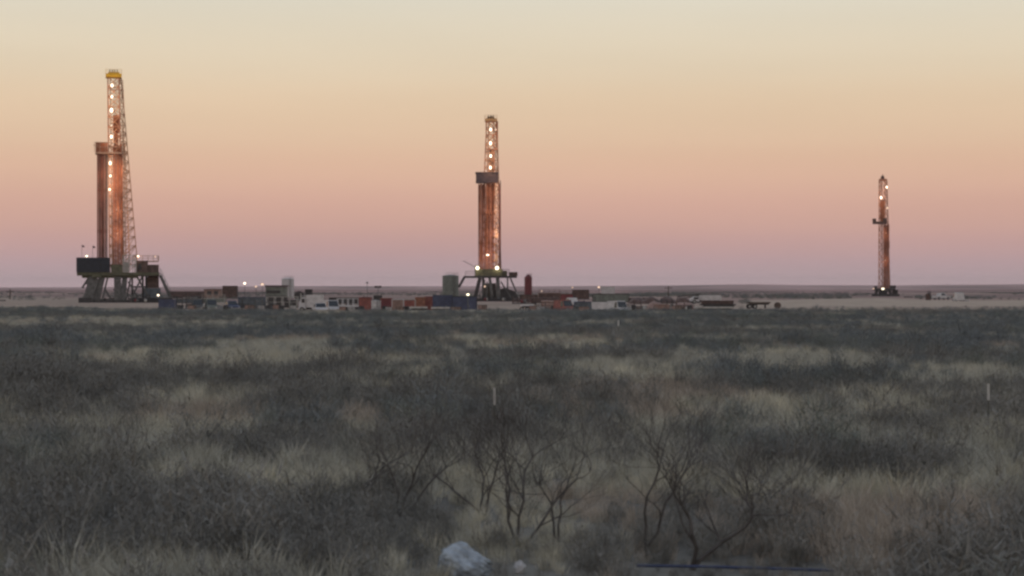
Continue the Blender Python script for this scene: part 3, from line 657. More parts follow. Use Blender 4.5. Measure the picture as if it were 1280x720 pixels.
# grey pump structure with open frame
D = 380; cx, w, h = geom(333, 359, 356.5, 470)
t = thing('pump_house', 'dark grey two level pump house in front of the silver tank', 'pump house', (cx, 470, 0))
MB().box(-w / 2, w / 2, -1.5, 1.5, 1.4, h - .4).build('wall', 'green', t); MB().box(-w / 2 - .2, w / 2 + .2, -1.8, 1.8, h - .397, h).build('roof', 'slate', t)
MB().box(-w / 2 + .2, w * .2, -1.56, -1.503, h * .5, h * .68).build('louvre', 'dark', t); MB().box(-w / 2, w / 2, -1.3, 1.3, 0, 1.397).build('plinth', 'dark', t)
cx, w, h = geom(334, 372, 371, 372)
t = thing('equipment_frame', 'long white tubular frame over dark machinery below the pump house', 'frame', (cx, 372, G(cx, 372))); mb = MB()
for x in np.linspace(-w / 2, w / 2, 5):
    for y in (-1.1, 1.1): mb.bar((x, y, 0), (x, y, h), .13)
for y in (-1.1, 1.1): mb.bar((-w / 2, y, h), (w / 2, y, h), .12); mb.bar((-w / 2, y, h * .5), (w / 2, y, h * .5), .09)
mb.build('frame', 'pale', t)
for x in (-w * .36, -w * .1, w * .16, w * .38): MB().box(x - .5, x + .5, -.8, .8, 0, h * .7).build('pump', 'dark', t)
# hose reel
cx = X(374, 430); t = thing('hose_reel', 'dark round hose reel right of the silver tank', 'hose reel', (cx, 430, 0)); r = .95
for y in (-.55, .55): MB().tube((0, y - .05, 1.5), (0, y + .05, 1.5), r * 1.15, n=20).build('flange', 'dark', t)
MB().tube((0, -.49, 1.5), (0, .49, 1.5), r * .9, n=20).build('hose', 'tyre', t)
mb = MB()
for y in (-.75, .75): mb.bar((-.8, y, 0), (0, y, 1.5), .12); mb.bar((.8, y, 0), (0, y, 1.5), .12)
mb.bar((0, -.75, 1.5), (0, .75, 1.5), .1); mb.build('stand', 'grey', t)
container(382, 390, 361.5, 560, 'dark', 'small dark machine box above the pale truck roof', name='machine_box', cat='machine', door=False)
box_truck(374, 404, 368.6, 345, 'silver', 'large pale grey box truck with dark underside left of the trailers', -1)
pickup(400, 306, 'white', 'white pickup in front of the pale grey box truck', math.radians(-75), L=4.6)
pickup(414, 318, 'silver', 'pale van beside the white pickup', math.radians(-70), True, 'parked_van', 'van')
flat_trailer(421, 449, 373.4, 330, 'white', 'white flat trailer with stakes left of the red containers')
container(412, 448, 371.8, 390, 'dark', 'long dark container showing above the white flat trailer', door=False, trim='dark')
container(449.5, 464, 371.4, 330, 'red', 'dull red container just right of the white flat trailer', trim='maroon')
tank(464.3, 476, 375, 318, 'silver', 'short pinkish grey tank between two red containers', cone=.2)
container(476.5, 490, 372.6, 335, 'maroon', 'dark maroon container right of the short grey tank', trim='red')
light_mast(472.5, 358.5, 470, 'dark unlit light tower rising above the red containers', None, 2, .9)
light_mast(459, 353.4, 640, 'thin unlit lamp pole on the skyline left of the dark light tower', None, 1, .8, base=False)
container(490.5, 504.5, 374, 322, 'hut', 'pale framed open crate container left of the orange containers', trim='white')
container(505, 519, 374.2, 330, 'red', 'red container in the middle of the red row', trim='pale')
container(519.5, 531, 371.4, 338, 'orange', 'orange container the brightest of the red row', trim='orange')
container(531.5, 541, 370.6, 342, 'red', 'narrow red container touching the blue skid tanks', trim='maroon')
flat_trailer(512, 534, 381, 306, 'pale', 'low pale flat trailer before the red containers', posts=False)
container(541.5, 565, 368.8, 332, 'blue', 'blue skid tank below the round green tank', name='skid_tank', cat='skid tank', trim='blue')
container(565.6, 596, 370.2, 330, 'blue', 'longer blue skid tank below the lit lamp at the middle rig', name='skid_tank', cat='skid tank', trim='navy')
flat_trailer(539, 562, 383, 300, 'pale', 'low pale flat trailer before the blue skid tank', posts=False)
tank(553, 573.4, 343.2, 520, 'green', 'large round grey green tank left of the middle rig')
light_mast(585, 368.2, 322, 'low lit lamp glowing over the blue skid tank', 'lamp_hot', 1, .9, base=False, lt=20, hh=.45)
# ---- right of the middle rig
tank(655.6, 665, 343, 500, 'maroon', 'slim dark red silo right of the middle rig', name='silo', cat='silo', cone=.8, ladder='maroon')
container(650, 672, 368.2, 440, 'brown', 'dark brown mud tank at the foot of the red silo', name='mud_tank', cat='tank', trim='dark', door=False)
container(673, 700, 366, 450, 'brown', 'long brown mud tank right of the red silo', name='mud_tank', cat='tank', trim='hut', roof='brown')
container(700.5, 716, 367.2, 440, 'maroon', 'reddish brown mud tank midway between the silo and the white box', name='mud_tank', cat='tank', trim='brown', roof='brown')
container(716.5, 736, 362, 540, 'brown', 'flat roofed brown shed left of the square white tank', name='shed', cat='shed', trim='dark')
pipe_rack(664, 700, 372.6, 385, 'pile of dark pipe below the brown mud tanks', 'brown', 3)
pipe_rack(676, 712, 376.6, 345, 'tan pipe rack behind the red car', 'hut', 3)
flat_trailer(651, 667, 378.6, 345, 'white', 'low white flat trailer at the foot of the middle rig', posts=False)
pickup(705.5, 322, 'red', 'small red car between the tan pipe rack and the slate container', math.radians(-60), True, 'parked_car', 'car', 4.2)
pickup(714.5, 372, 'white', 'white pickup showing behind the red car', math.radians(110))
light_mast(677, 364, 640, 'short lit mast right of the dark red silo', 'lamp_dim', 1, .9, base=False, hh=.5)
light_mast(715.5, 359.4, 650, 'small lit mast above the brown shed roof', 'lamp_dim', 1, .9, base=False, hh=.45)
light_mast(748.5, 359, 640, 'lit mast immediately left of the square white tank', 'lamp_dim', 1, 1.3, base=False, hh=.9)
container(752, 768, 358.2, 560, 'white', 'square white tank on the skyline above the dark green trailer', name='square_tank', cat='tank', trim='silver', door=False)
container(741, 786, 367.2, 430, 'green', 'long dark green trailer under the square white tank', name='office_trailer', cat='trailer', trim='dark', group='trailers in the yard')
container(718, 739.5, 377, 330, 'teal', 'slate blue container touching the white box truck', trim='blue')
box_truck(739.8, 778, 377.6, 312, 'white', 'white box truck with pale cab right of the slate container', 1, 'silver')
pickup(773, 300, 'silver', 'pale car in front of the white box truck cab', math.radians(-60), True, 'parked_car', 'car', 4.0)
container(786, 812, 372.2, 410, 'dark', 'dark machinery skid right of the green trailer', name='machinery_skid', cat='skid', trim='brown', door=False)
container(818, 836, 380.4, 318, 'hut', 'low tan skid box in front of the dirt heaps', name='skid_box', cat='skid box', trim='hut', door=False)
power_pole(835.5, 357, 560, 'dark wooden pole rising behind the brown dirt heaps')
def heap(x0, x1, yt, D, label, seed, m='brown'):
    cx, w, h = geom(x0, x1, yt, D); n_, k_ = 18, 12
    xs_, ys_ = np.linspace(-w / 2, w / 2, 26), np.linspace(-2.2, 2.2, 14); v = []; f = []
    for j, y in enumerate(ys_):
        for i, x in enumerate(xs_):
            e = max(0, 1 - (2 * x / w) ** 2) * max(0, 1 - (y / 2.2) ** 2)
            v.append((x, y, -.05 + (e ** .6) * h * (.55 + .9 * float(fbm(x * 1.0 + seed * 9, y + seed * 3, 1.3))) ** 1.0))
    for j in range(13):
        for i in range(25): f.append((j * 26 + i, j * 26 + i + 1, (j + 1) * 26 + i + 1, (j + 1) * 26 + i))
    o = MB().add(v, f).build('dirt_heap', m, None, True); o.location = (cx, D, G(cx, D)); return tag(o, label, 'dirt heap', 'dirt heaps')
heap(786, 806, 371, 400, 'brown dirt heap right of the dark green trailer', 1)
heap(800, 826, 370, 395, 'widest brown dirt heap in the middle of the heaps', 2)
heap(822, 846, 370.4, 402, 'brown dirt heap at the foot of the wooden pole', 3)
heap(843, 864, 371, 398, 'brown dirt heap touching the white tanker truck', 4)
heap(806, 832, 377, 345, 'low tan dirt heap in front of the brown ones', 5, 'hut'); heap(836, 872, 377.5, 352, 'low wide tan dirt heap left of the dark trailer', 6, 'hut')
# crane lying down, boom to the left
cx, w, h = geom(846, 876, 369.4, 420); t = thing('boom_crane', 'dark crane boom lying almost level left of the white truck', 'crane', (cx, 420, 0))
mb = MB(); a0, a1, b0, b1 = (-w / 2, -.3, h * .55), (w / 2, -.4, h - .1), (-w / 2, .3, h * .55), (w / 2, .4, h - .1)
mb.bar(a0, a1, .14); mb.bar(b0, b1, .14); up = lambda p: (p[0], p[1], p[2] + .5); mb.bar(up(a0), up(a1), .14); bracing(mb, a0, a1, up(a0), up(a1), 8, .08); bracing(mb, a0, a1, b0, b1, 8, .08); mb.build('boom', 'dark', t)
MB().box(w * .2, w * .5, -1, 1, .5, h * .8).build('cab', 'brown', t); MB().box(-w * .2, w * .5, -.9, .9, .3, .497).build('carrier', 'dark', t)
for x in (-w * .1, w * .15, w * .4):
    for y in (-.9, .9): wheel(t, x, y, .42)
box_truck(862, 901, 369.2, 400, 'silver', 'pale grey tank truck facing left above the dark flat trailer', -1)
flat_trailer(875, 919, 375.6, 352, 'dark', 'dark flat trailer loaded with pipe in front of the grey truck', 'brown', False)
flat_trailer(868, 916, 382.6, 305, 'pale', 'low pale flat trailer at the brush edge before the dark one', posts=False)
flat_trailer(934, 962, 377, 350, 'wood', 'brown trailer with stakes alone on the pale dirt')
cx = X(972, 335); t = thing('cable_spool', 'dark cable spool standing right of the brown stake trailer', 'cable spool', (cx, 335, G(cx, 335)))
for y in (-.45, .45): MB().tube((0, y - .05, .55), (0, y + .05, .55), .55, n=20).build('flange', 'wood', t)
MB().tube((0, -.395, .55), (0, .395, .55), .35, n=16).build('core', 'brown', t)
# ---- small clutter between the big pieces
def drum_kind():
    t = thing('fuel_drum', 'dark drum standing in the clutter between the containers', 'drum', (0, 0, 0), 0, 'drums in the yard')
    MB().lathe([(.42, 0), (.45, .03), (.45, .38), (.48, .41), (.45, .44), (.45, .8), (.48, .83), (.45, .86), (.45, 1.2), (.40, 1.22)], 14).build('shell', 'dark', t)
    MB().lathe([(.06, 0), (.06, .05)], 8, (.2, 0, 1.222)).build('bung', 'grey', t); return t
def crate_kind():
    t = thing('supply_crate', 'weathered wooden supply crate standing in the clutter between the containers', 'crate', (0, 0, 0), 0, 'crates in the yard')
    MB().box(-.7, .7, -.5, .5, .12, 1.1).build('box', 'hut', t); mb = MB()
    for x in (-.55, 0, .55): mb.box(x - .08, x + .08, -.54, -.503, .12, 1.1)
    mb.box(-.72, .72, -.53, .53, 1.103, 1.18); tag(mb.build('batten', 'wood', t), kind='stuff')
    for x in (-.55, .55): MB().box(x - .08, x + .08, -.5, .5, 0, .117).build('runner', 'wood', t)
    return t
def cage_kind():
    t = thing('tote_tank', 'pale caged tote tank standing in the clutter between the containers', 'tote tank', (0, 0, 0), 0, 'tote tanks in the yard')
    MB().box(-.5, .5, -.5, .5, .16, 1.1).build('bottle', 'silver', t); mb = MB()
    for z in (.3, .6, .9, 1.13):
        for q in (-.54, .54): mb.bar((-.54, q, z), (.54, q, z), .04); mb.bar((q, -.54, z), (q, .54, z), .04)
    for a_ in (-.54, 0, .54):
        for q in (-.54, .54): mb.bar((a_, q, .16), (a_, q, 1.13), .04); mb.bar((q, a_, .16), (q, a_, 1.13), .04)
    tag(mb.build('cage', 'grey', t), kind='stuff'); MB().box(-.58, .58, -.58, .58, 0, .157).build('pallet', 'wood', t); return t
rc = random.Random(5)
DR, CR, TT = 'dark drum standing ', 'weathered wooden crate standing ', 'pale caged tote tank standing '
for mk, first, spots in ((drum_kind, DR, [(224, 344, 'beside the small navy skid tank'), (282, 330, 'left of the blue pickup'), (336, 335, 'under the left end of the white tubular frame'), (352, 330, 'under the middle of the white tubular frame'),
        (452, 320, 'in front of the dull red container'), (481, 321, 'in front of the dark maroon container'), (508, 317, 'in front of the mid row red container'), (548, 316, 'in front of the shorter blue skid tank'),
        (692, 324, 'in front of the tan pipe rack'), (720, 318, 'at the left end of the slate blue container'), (792, 341, 'in front of the leftmost dirt heap'), (862, 340, 'left of the dark pipe trailer')]),
    (crate_kind, CR, [(240, 340, 'in front of the flat grey blue mud tank'), (312, 345, 'in front of the long dark blue grey tank'), (345, 350, 'behind the drums under the white tubular frame'), (428, 316, 'before the white flat trailer'),
        (500, 316, 'before the pale framed container'), (570, 312, 'before the longer blue skid tank'), (603, 348, 'at the left foot of the middle rig'), (668, 330, 'before the mud tank right of the silo'), (730, 316, 'in front of the slate blue container'), (846, 335, 'in front of the dirt heaps')]),
    (cage_kind, TT, [(275, 350, 'before the tan hut'), (326, 340, 'at the right end of the long blue grey tank'), (366, 338, 'at the right end of the white tubular frame'), (439, 312, 'before the right half of the white flat trailer'),
        (486, 310, 'before the gap right of the short pinkish tank'), (517, 318, 'between the red and the orange container'), (676, 322, 'before the left end of the tan pipe rack'), (784, 322, 'right of the white box truck'), (828, 330, 'behind the low tan skid box')])):
    p0 = mk()
    for i, (px, D, where) in enumerate(spots):
        o = p0 if i == 0 else copy_tree(p0); cx = X(px, D); o.location = (cx, D, G(cx, D)); o.rotation_euler = (0, 0, rc.uniform(0, 3)); o['label'] = first + where
def manifold(x0, x1, yt, D, label, seed, m='dark'):
    cx, w, h = geom(x0, x1, yt, D); rr = random.Random(seed); t = thing('pipe_manifold', label, 'pipework', (cx, D, G(cx, D)), 0, 'pipework in the yard')
    mb = MB()
    for i in range(3): y = -.7 + .7 * i; mb.box(-w / 2, w / 2, y - .1, y + .1, 0, .18)
    mb.build('skid', 'dark', t); mb = MB(); top = []
    k = max(3, int(w / .9))
    for i in range(k):
        x = -w / 2 + .2 + (w - .4) * i / (k - 1); z = h * rr.uniform(.45, 1.0); y = rr.choice((-.6, 0, .6)); mb.tube((x, y, .18), (x, y, z), .09, n=6); top.append((x, y, z))
    for p, q in zip(top[:-1], top[1:]): z = min(p[2], q[2]) * rr.uniform(.7, .98); mb.tube((p[0], p[1], z), (q[0], q[1], z), .08, n=6)
    mb.tube((-w / 2, -.3, .5), (w / 2, -.3, .5), .14, n=8); mb.tube((-w / 2, .3, .8), (w / 2, .3, .8), .11, n=8)
    tag(mb.build('pipework', m, t), kind='stuff')
    for i in range(3):
        x = rr.uniform(-w * .4, w * .4); MB().lathe([(.1, 0), (.32, .08), (.32, .55), (.12, .7)], 10, (x, -.65, .182)).build('valve', rr.choice(('maroon', 'grey', 'pale')), t)
    return t
for a_ in ((124, 158, 369, 436, 'dark pipework between the legs of the tall left rig', 21), (160, 200, 366.5, 431, 'dark pipework at the right foot of the tall left rig', 22), (594, 622, 366, 474, 'dark pipework between the legs of the middle rig', 23), (624, 652, 368, 472, 'dark pipework at the right foot of the middle rig', 24), (204, 230, 367, 360, 'dark pipework over the small navy skid tank', 1), (232, 262, 369, 366, 'dark pipework between the mud tank and the tan hut', 2), (284, 312, 369.5, 360, 'dark pipework right of the blue pickup', 3),
           (318, 346, 367, 350, 'pale pipework in front of the grey pump house', 4, 'grey'), (360, 384, 366, 372, 'pale pipework tangled under the round hose reel', 5, 'pale'), (424, 456, 369, 345, 'dark pipework behind the white flat trailer', 6),
           (480, 512, 370, 345, 'rusty pipework behind the short row of red containers', 7, 'rust'), (526, 548, 368, 350, 'rusty pipework beside the blue skid tanks', 8, 'rust'), (566, 594, 366.5, 372, 'dark pipework between the blue skid tank and the middle rig', 9),
           (640, 668, 368, 400, 'brown pipework at the foot of the dark red silo', 10, 'brown'), (690, 722, 370, 372, 'brown pipework above the small red car', 11, 'brown'), (722, 752, 371, 360, 'dark pipework behind the slate blue container', 12),
           (782, 812, 374, 352, 'brown pipework in front of the first dirt heap', 13, 'brown'), (812, 842, 372.5, 364, 'dark pipework among the dirt heaps by the wooden pole', 14), (844, 866, 374.5, 345, 'brown pipework left of the grey tank truck', 15, 'brown')):
    manifold(*a_)
# ---- right edge
container(1131, 1140, 370.6, 640, 'brown', 'small dark skid box right of the far rig', name='skid_box', cat='skid box', door=False)
tank(1157.2, 1163.2, 366.4, 520, 'brown', 'narrow dark upright tank far right of the far rig', cone=.3, ladder='dark')
pickup(1176.5, 540, 'white', 'white pickup alone between the narrow dark tank and the white trailer', math.radians(30))
container(1200.5, 1210, 374, 440, 'white', 'white cargo trailer the rightmost white thing on the dirt', name='cargo_trailer', cat='trailer', trim='white', group='trailers in the yard')
pickup(1198, 436, 'white', 'small white car tucked against the white cargo trailer', math.radians(90), True, 'parked_car', 'car', 4.0)

# ------------------------------------------------------------------ posts, litter and pipe in the brush
def post(px, yt, label, zt=1.2, wd=.024):
    D = (EYE - zt) * FPX / (yt - HOR); x = X(px, D); z = float(gz(x, D))
    t = thing('marker_post', label, 'post', (x, D, z), random.uniform(-.2, .2), 'white topped posts in the brush'); zt -= z
    mb = MB().box(-.02, .02, -.006, .006, -.2, zt - .36); mb.box(-.006, .006, .0065, .04, -.2, zt - .36); mb.build('stem', 'postg', t)
    MB().box(-wd, wd, -.02, .02, zt - .355, zt).build('white_top', 'postw', t); return t
post(618, 485, 'thin white topped post in the middle of the brush'); post(1235.5, 480, 'thin white topped post near the right edge of the brush'); post(773, 400.5, 'farthest and smallest white topped post close to the dirt', 1.2, .055)

def crumple(name, px, py, w, d, h, label, seed, m='plastic', cat='litter'):
    D = EYE * FPX / (py - HOR); x0 = X(px, D); z0 = float(gz(x0, D)); import bmesh
    bm = bmesh.new(); bmesh.ops.create_icosphere(bm, subdivisions=5, radius=1.0); rr = random.Random(seed)
    pl = [(Vector((rr.uniform(-1, 1), rr.uniform(-1, 1), rr.uniform(-.4, 1))).normalized(), rr.uniform(.62, .95)) for _ in range(22)]
    for v in bm.verts:
        c = v.co.copy()
        for nn, dd in pl:
            k = c.dot(nn) - dd
            if k > 0: c -= nn * k * .92
        c += c.normalized() * (.10 * (float(vnoise(v.co.x * 5 + seed, v.co.z * 5 + v.co.y * 4)) - .5) + -.30 * abs(float(vnoise(v.co.x * 5 + 3 * v.co.z + seed, v.co.z * 4 + v.co.y * 6)) - .5) - .07 * abs(float(vnoise(v.co.x * 15 + seed, v.co.z * 13 - v.co.x * 6)) - .5))
        slope = 1.0 - .58 * max(0, c.x) - .25 * max(0, -.55 - c.x)
        v.co = (c.x * w / 2, c.y * d / 2, max(-.06, c.z * h * slope * .62 + h * .38))
    for f_ in bm.faces: f_.smooth = True
    me = bpy.data.meshes.new(name); bm.to_mesh(me); bm.free(); me.materials.append(M[m]); o = bpy.data.objects.new(name, me); COL.objects.link(o); o.location = (x0, D, z0)
    return tag(o, label, cat)
crumple('plastic_sack', 583, 731, .76, .5, .42, 'large pale blue crumpled plastic sack lying in the foreground brush', 5)
crumple('plastic_scrap', 650, 724, .19, .2, .16, 'small pale plastic scrap right of the large sack', 8, 'silver')
crumple('plastic_scrap', 418, 676, .18, .15, .07, 'little whitish plastic scrap left of the large sack', 12, 'silver')
D = EYE * FPX / (720 - HOR); mb = MB()
prev = None
for i in range(25):
    px = 795 + 250 * i / 24; p = (X(px, D), D, .035); p = (p[0], p[1] + .05 * math.sin(i * .16), p[2] + float(gz(p[0], D)) + .03)
    if prev: mb.tube(prev, p, .017, n=8, caps=i in (1, 24))
    prev = p
tag(mb.build('blue_pipe', 'bluepipe', None, True), 'long dark blue pipe lying along the bottom of the brush', 'pipe')

# ------------------------------------------------------------------ bare mesquite shrubs
def bare_shrub(px, py, hpx, label, seed, lean=0.0, stems=3, spread=.5, thick=.0105):
    D = EYE * FPX / (py - HOR); x0 = X(px, D); h = hpx / FPX * D; rr = random.Random(seed)
    t = thing('bare_shrub', label, 'shrub', (x0, D, float(gz(x0, D)) - .03), 0, 'bare shrubs in the foreground')
    trunk, br, tw = MB(), MB(), MB()
    def grow(p, d, L, r, lev):
        nseg = 6 if lev < 2 else 4; sl = L / nseg
        for i in range(nseg):
            nd = (d + Vector((rr.gauss(0, .29), rr.gauss(0, .29), rr.gauss(0, .16) + .11))).normalized()
            q = p + nd * sl; r2 = r * .88
            (trunk if lev == 0 else br if lev == 1 else tw).tube(p, q, r, r2, 5 if lev < 2 else 3, caps=False)
            p, d, r = q, nd, r2
            if lev < 4 and (i > 0 or lev > 0) and rr.random() < (.5 if lev < 3 else .42):
                ax = Vector((rr.gauss(0, 1), rr.gauss(0, 1), rr.gauss(0, .3))).normalized(); nd2 = (d + ax * rr.uniform(.5, 1.1)).normalized()
                grow(p, nd2, L * rr.uniform(.5, .75), r * .62, lev + 1)
        if lev < 4:
            for _ in range(2): grow(p, (d + Vector((rr.gauss(0, .5), rr.gauss(0, .5), .1))).normalized(), L * rr.uniform(.5, .7), r * .75, lev + 1)
    for s_ in range(stems):
        a = (s_ - (stems - 1) / 2) * spread + lean + rr.uniform(-.1, .1)
        grow(Vector((rr.uniform(-.05, .05), rr.uniform(-.05, .05), 0)), Vector((math.sin(a), rr.uniform(-.25, .25), math.cos(a))), h * .70 * rr.uniform(.85, 1.15), thick * h + .006, 0)
    tag(trunk.build('trunk', 'twig', t, True), kind='stuff'); tag(br.build('branch', 'twig', t, True), kind='stuff'); tag(tw.build('twig', 'twig', t), kind='stuff'); return t
bare_shrub(862, 716, 175, 'bare shrub with thick forked trunk leaning right at the bottom edge', 21, .5, 2, .8, .016)
bare_shrub(806, 700, 175, 'tall bare shrub with upright stems left of the leaning forked one', 33, -.12, 2, .3)
bare_shrub(648, 690, 165, 'bare shrub spreading upward behind the small plastic scrap', 23, .05, 3, .5)
bare_shrub(602, 650, 125, 'bare shrub rising directly behind the plastic sack', 24, -.15, 3, .5)
bare_shrub(694, 690, 120, 'slim bare shrub midway between the sack and the tall upright one', 25, .25, 2, .3)
bare_shrub(504, 650, 125, 'bare shrub left of the one behind the plastic sack', 26, 0, 3, .45)
bare_shrub(450, 630, 90, 'low bare shrub the leftmost of the bare ones', 27, .1, 3, .6)
bare_shrub(945, 650, 90, 'low wide bare shrub right of the leaning forked one', 28, .3, 3, .6)
bare_shrub(412, 478, 42, 'small far bare shrub standing in pale grass left of centre', 30, 0, 3, .5)

# ------------------------------------------------------------------ grass and low brush (uncountable)
def strip_mesh(name, m, blades):
    v, f = [], []
    for pts, wd in blades:
        o = len(v); side = Vector((random.gauss(0, 1), random.gauss(0, 1), 0)).normalized() * wd
        for i, p in enumerate(pts[:-1]):
            k = 1 - .55 * i / (len(pts) - 1); v += [tuple(p - side * k), tuple(p + side * k)]
        v.append(tuple(pts[-1]))
        for i in range(len(pts) - 2): f.append((o + 2 * i, o + 2 * i + 1, o + 2 * i + 3, o + 2 * i + 2))
        e = o + 2 * (len(pts) - 2); f.append((e, e + 1, e + 2))
    me = bpy.data.meshes.new(name); me.from_pydata(v, [], f); me.update(); me.materials.append(m); return me
grass_m = [mat('dry_grass_tan', (0.55, 0.50, 0.38), .9, 0, .2, 3, rnd=.3), mat('dry_grass_grey', (0.46, 0.435, 0.36), .9, 0, .2, 3, rnd=.25), mat('dry_grass_russet', (0.43, 0.36, 0.29), .9, 0, .2, 3, rnd=.25)]
brush_m = [mat('brush_slate', (0.172, 0.184, 0.182), .9, 0, .25, 3, rnd=.3), mat('brush_brown', (0.205, 0.194, 0.172), .9, 0, .25, 3, rnd=.3), mat('brush_olive', (0.178, 0.188, 0.16), .9, 0, .25, 3, rnd=.3)]
def tuft(i):
    bl = []
    for _ in range(60):
        a = random.uniform(0, 6.28); r = random.uniform(0, .2) ; h = random.uniform(.28, .62); ln = random.uniform(.05, .4)
        b = Vector((math.cos(a) * r, math.sin(a) * r, 0)); o = Vector((math.cos(a + random.gauss(0, .5)), math.sin(a + random.gauss(0, .5)), 0)) * ln
        bl.append(([b, b + o * .3 + Vector((0, 0, h * .55)), b + o + Vector((0, 0, h))], random.uniform(.0025, .006)))
    return strip_mesh('grass_tuft', grass_m[i % 3], bl)
def bush(i):
    bl = []
    for _ in range(44):
        a = random.uniform(0, 6.28); th = abs(random.gauss(0, .65)); L = random.uniform(.35, .75)
        d = Vector((math.sin(th) * math.cos(a), math.sin(th) * math.sin(a), math.cos(th)))
        p0 = Vector((random.gauss(0, .08), random.gauss(0, .08), 0)); p1 = p0 + d * L * .5 + Vector((random.gauss(0, .04),) * 3); p2 = p0 + d * L
        bl.append(([p0, p1, p2], .0035))
        for _ in range(9):
            q = p0.lerp(p2, random.uniform(.35, 1)); e = Vector((random.gauss(0, 1), random.gauss(0, 1), random.gauss(.4, .8))).normalized()
            bl.append(([q, q + e * random.uniform(.05, .2)], random.uniform(.003, .007)))
    return strip_mesh('brush_clump', brush_m[i % 3], bl)
pool = bpy.data.collections.new('plant_pool'); NG, NB = 6, 6
for i in range(NG): pool.objects.link(bpy.data.objects.new('a_grass_%02d' % i, tuft(i)))
for i in range(NB): pool.objects.link(bpy.data.objects.new('b_brush_%02d' % i, bush(i)))

patches = [(30,401,40,4,.8),(135,401,45,5,.8),(285,400,60,4,.8),(540,403,30,4,.8),(590,420,25,4,.8),(150,451,45,8,1),(290,449,75,13,1),(375,428,45,8,.9),(500,448,90,10,.6),(250,495,60,22,.9),(215,522,50,30,.7),
 (290,525,40,22,.7),(455,515,25,20,1),(120,540,40,25,.5),(330,578,60,25,.8),(240,572,60,28,.5),(8,560,14,25,.8),(60,560,40,30,.4),(470,570,60,40,.6),(600,570,80,40,.6),(700,560,60,40,.6),(745,455,40,12,.8),(835,500,50,25,.5),
 (985,449,50,14,1),(1075,445,50,12,.7),(965,500,25,15,.7),(1110,505,50,12,.6),(1220,460,35,14,1),(1250,430,25,6,.7),(735,402,30,3,.6),(690,424,50,4,.6),(815,530,25,40,.5),(720,520,30,40,.5),(1000,590,80,15,.7),(1100,640,120,50,1),
 (1230,620,50,50,.8),(130,708,140,14,.8),(260,705,60,15,.8),(520,703,60,16,.6),(700,620,60,40,.5),(930,620,60,50,.4),(1260,700,20,30,.8),(800,600,60,40,.4),(1060,700,120,20,.5),
 (280,552,52,8,-1.1),(100,650,140,36,-1),(300,640,150,40,-.8),(480,625,80,32,-.6),(1090,570,90,9,-1.2),(1000,560,80,12,-.8),(350,668,120,20,-.7),(740,660,30,20,-.6),(560,490,100,12,-.5),(870,476,120,8,-.6),(100,480,90,25,-.7),
 (640,393,700,4,-.5),(640,412,700,4,-.4),(60,425,80,8,-.5),(650,470,100,10,-.4),(1040,475,120,8,-.5),(860,690,90,20,-.4),(640,700,60,18,-.5),(1180,690,60,25,-.3),(680,440,60,6,-.4),(1150,430,60,6,-.4),(850,430,60,6,-.5)]
def grassiness(x, y):
    g = .0 + (fbm(x, y * .35, 4.5, 3) - .5) * 1.7 + (fbm(x + 50, y * .4, 14, 2) - .5) * .8
    px = x / y * FPX + 640; py = HOR + (EYE - .35) * FPX / y
    for cx, cy, rx, ry, a in patches: g = g + a * np.exp(-((px - cx) / rx) ** 2 - ((py - cy) / ry) ** 2)
    return g
def scatter(y0, y1, dens):
    n_ = int(dens * (math.tan(math.radians(17)) * (y1 ** 2 - y0 ** 2) + 16 * (y1 - y0)))
    y = np.sqrt(RNG.uniform(y0 ** 2, y1 ** 2, n_)); half = y * math.tan(math.radians(17)) + 8
    return RNG.uniform(-1, 1, n_) * half, y
pts = [scatter(14, 45, 9), scatter(45, 90, 4.2), scatter(90, 170, 2.0), scatter(170, 268, 1.2), scatter(268, 330, 1.0), scatter(20.3, 24.5, 9)]
px_, py_ = np.concatenate([p[0] for p in pts]), np.concatenate([p[1] for p in pts])
g = grassiness(px_, py_) + RNG.normal(0, .30, len(px_))
far = np.clip((py_ - 45) / 150, 0, 1)
isg = g > 0.08
pxx = px_ / py_ * FPX + 640
clear = ((py_ < 22.0) & (pxx > 560) & (pxx < 622)) | ((py_ < 22.1) & (pxx > 634) & (pxx < 668)) | ((py_ > 24) & (py_ < 25.0) & (pxx > 400) & (pxx < 436))
keep = ~clear & ((py_ < 268 + 8 * (fbm(px_, py_, 6) - .5)) | (((pxx < 215) | (pxx > 940)) & (RNG.random(len(px_)) < np.where(pxx < 215, 1.0, .2) * (330 - py_) / 62)))
short = np.where((py_ < 23.3) & (pxx > 500) & (pxx < 1100), .85, 1.0) * np.where((py_ < 22.5) & (pxx > 780) & (pxx < 1060), .42, 1.0)
low = 1 - .42 * (np.clip((34 - py_) / 6, 0, 1) * np.exp(-((pxx - 700) / 300) ** 4))
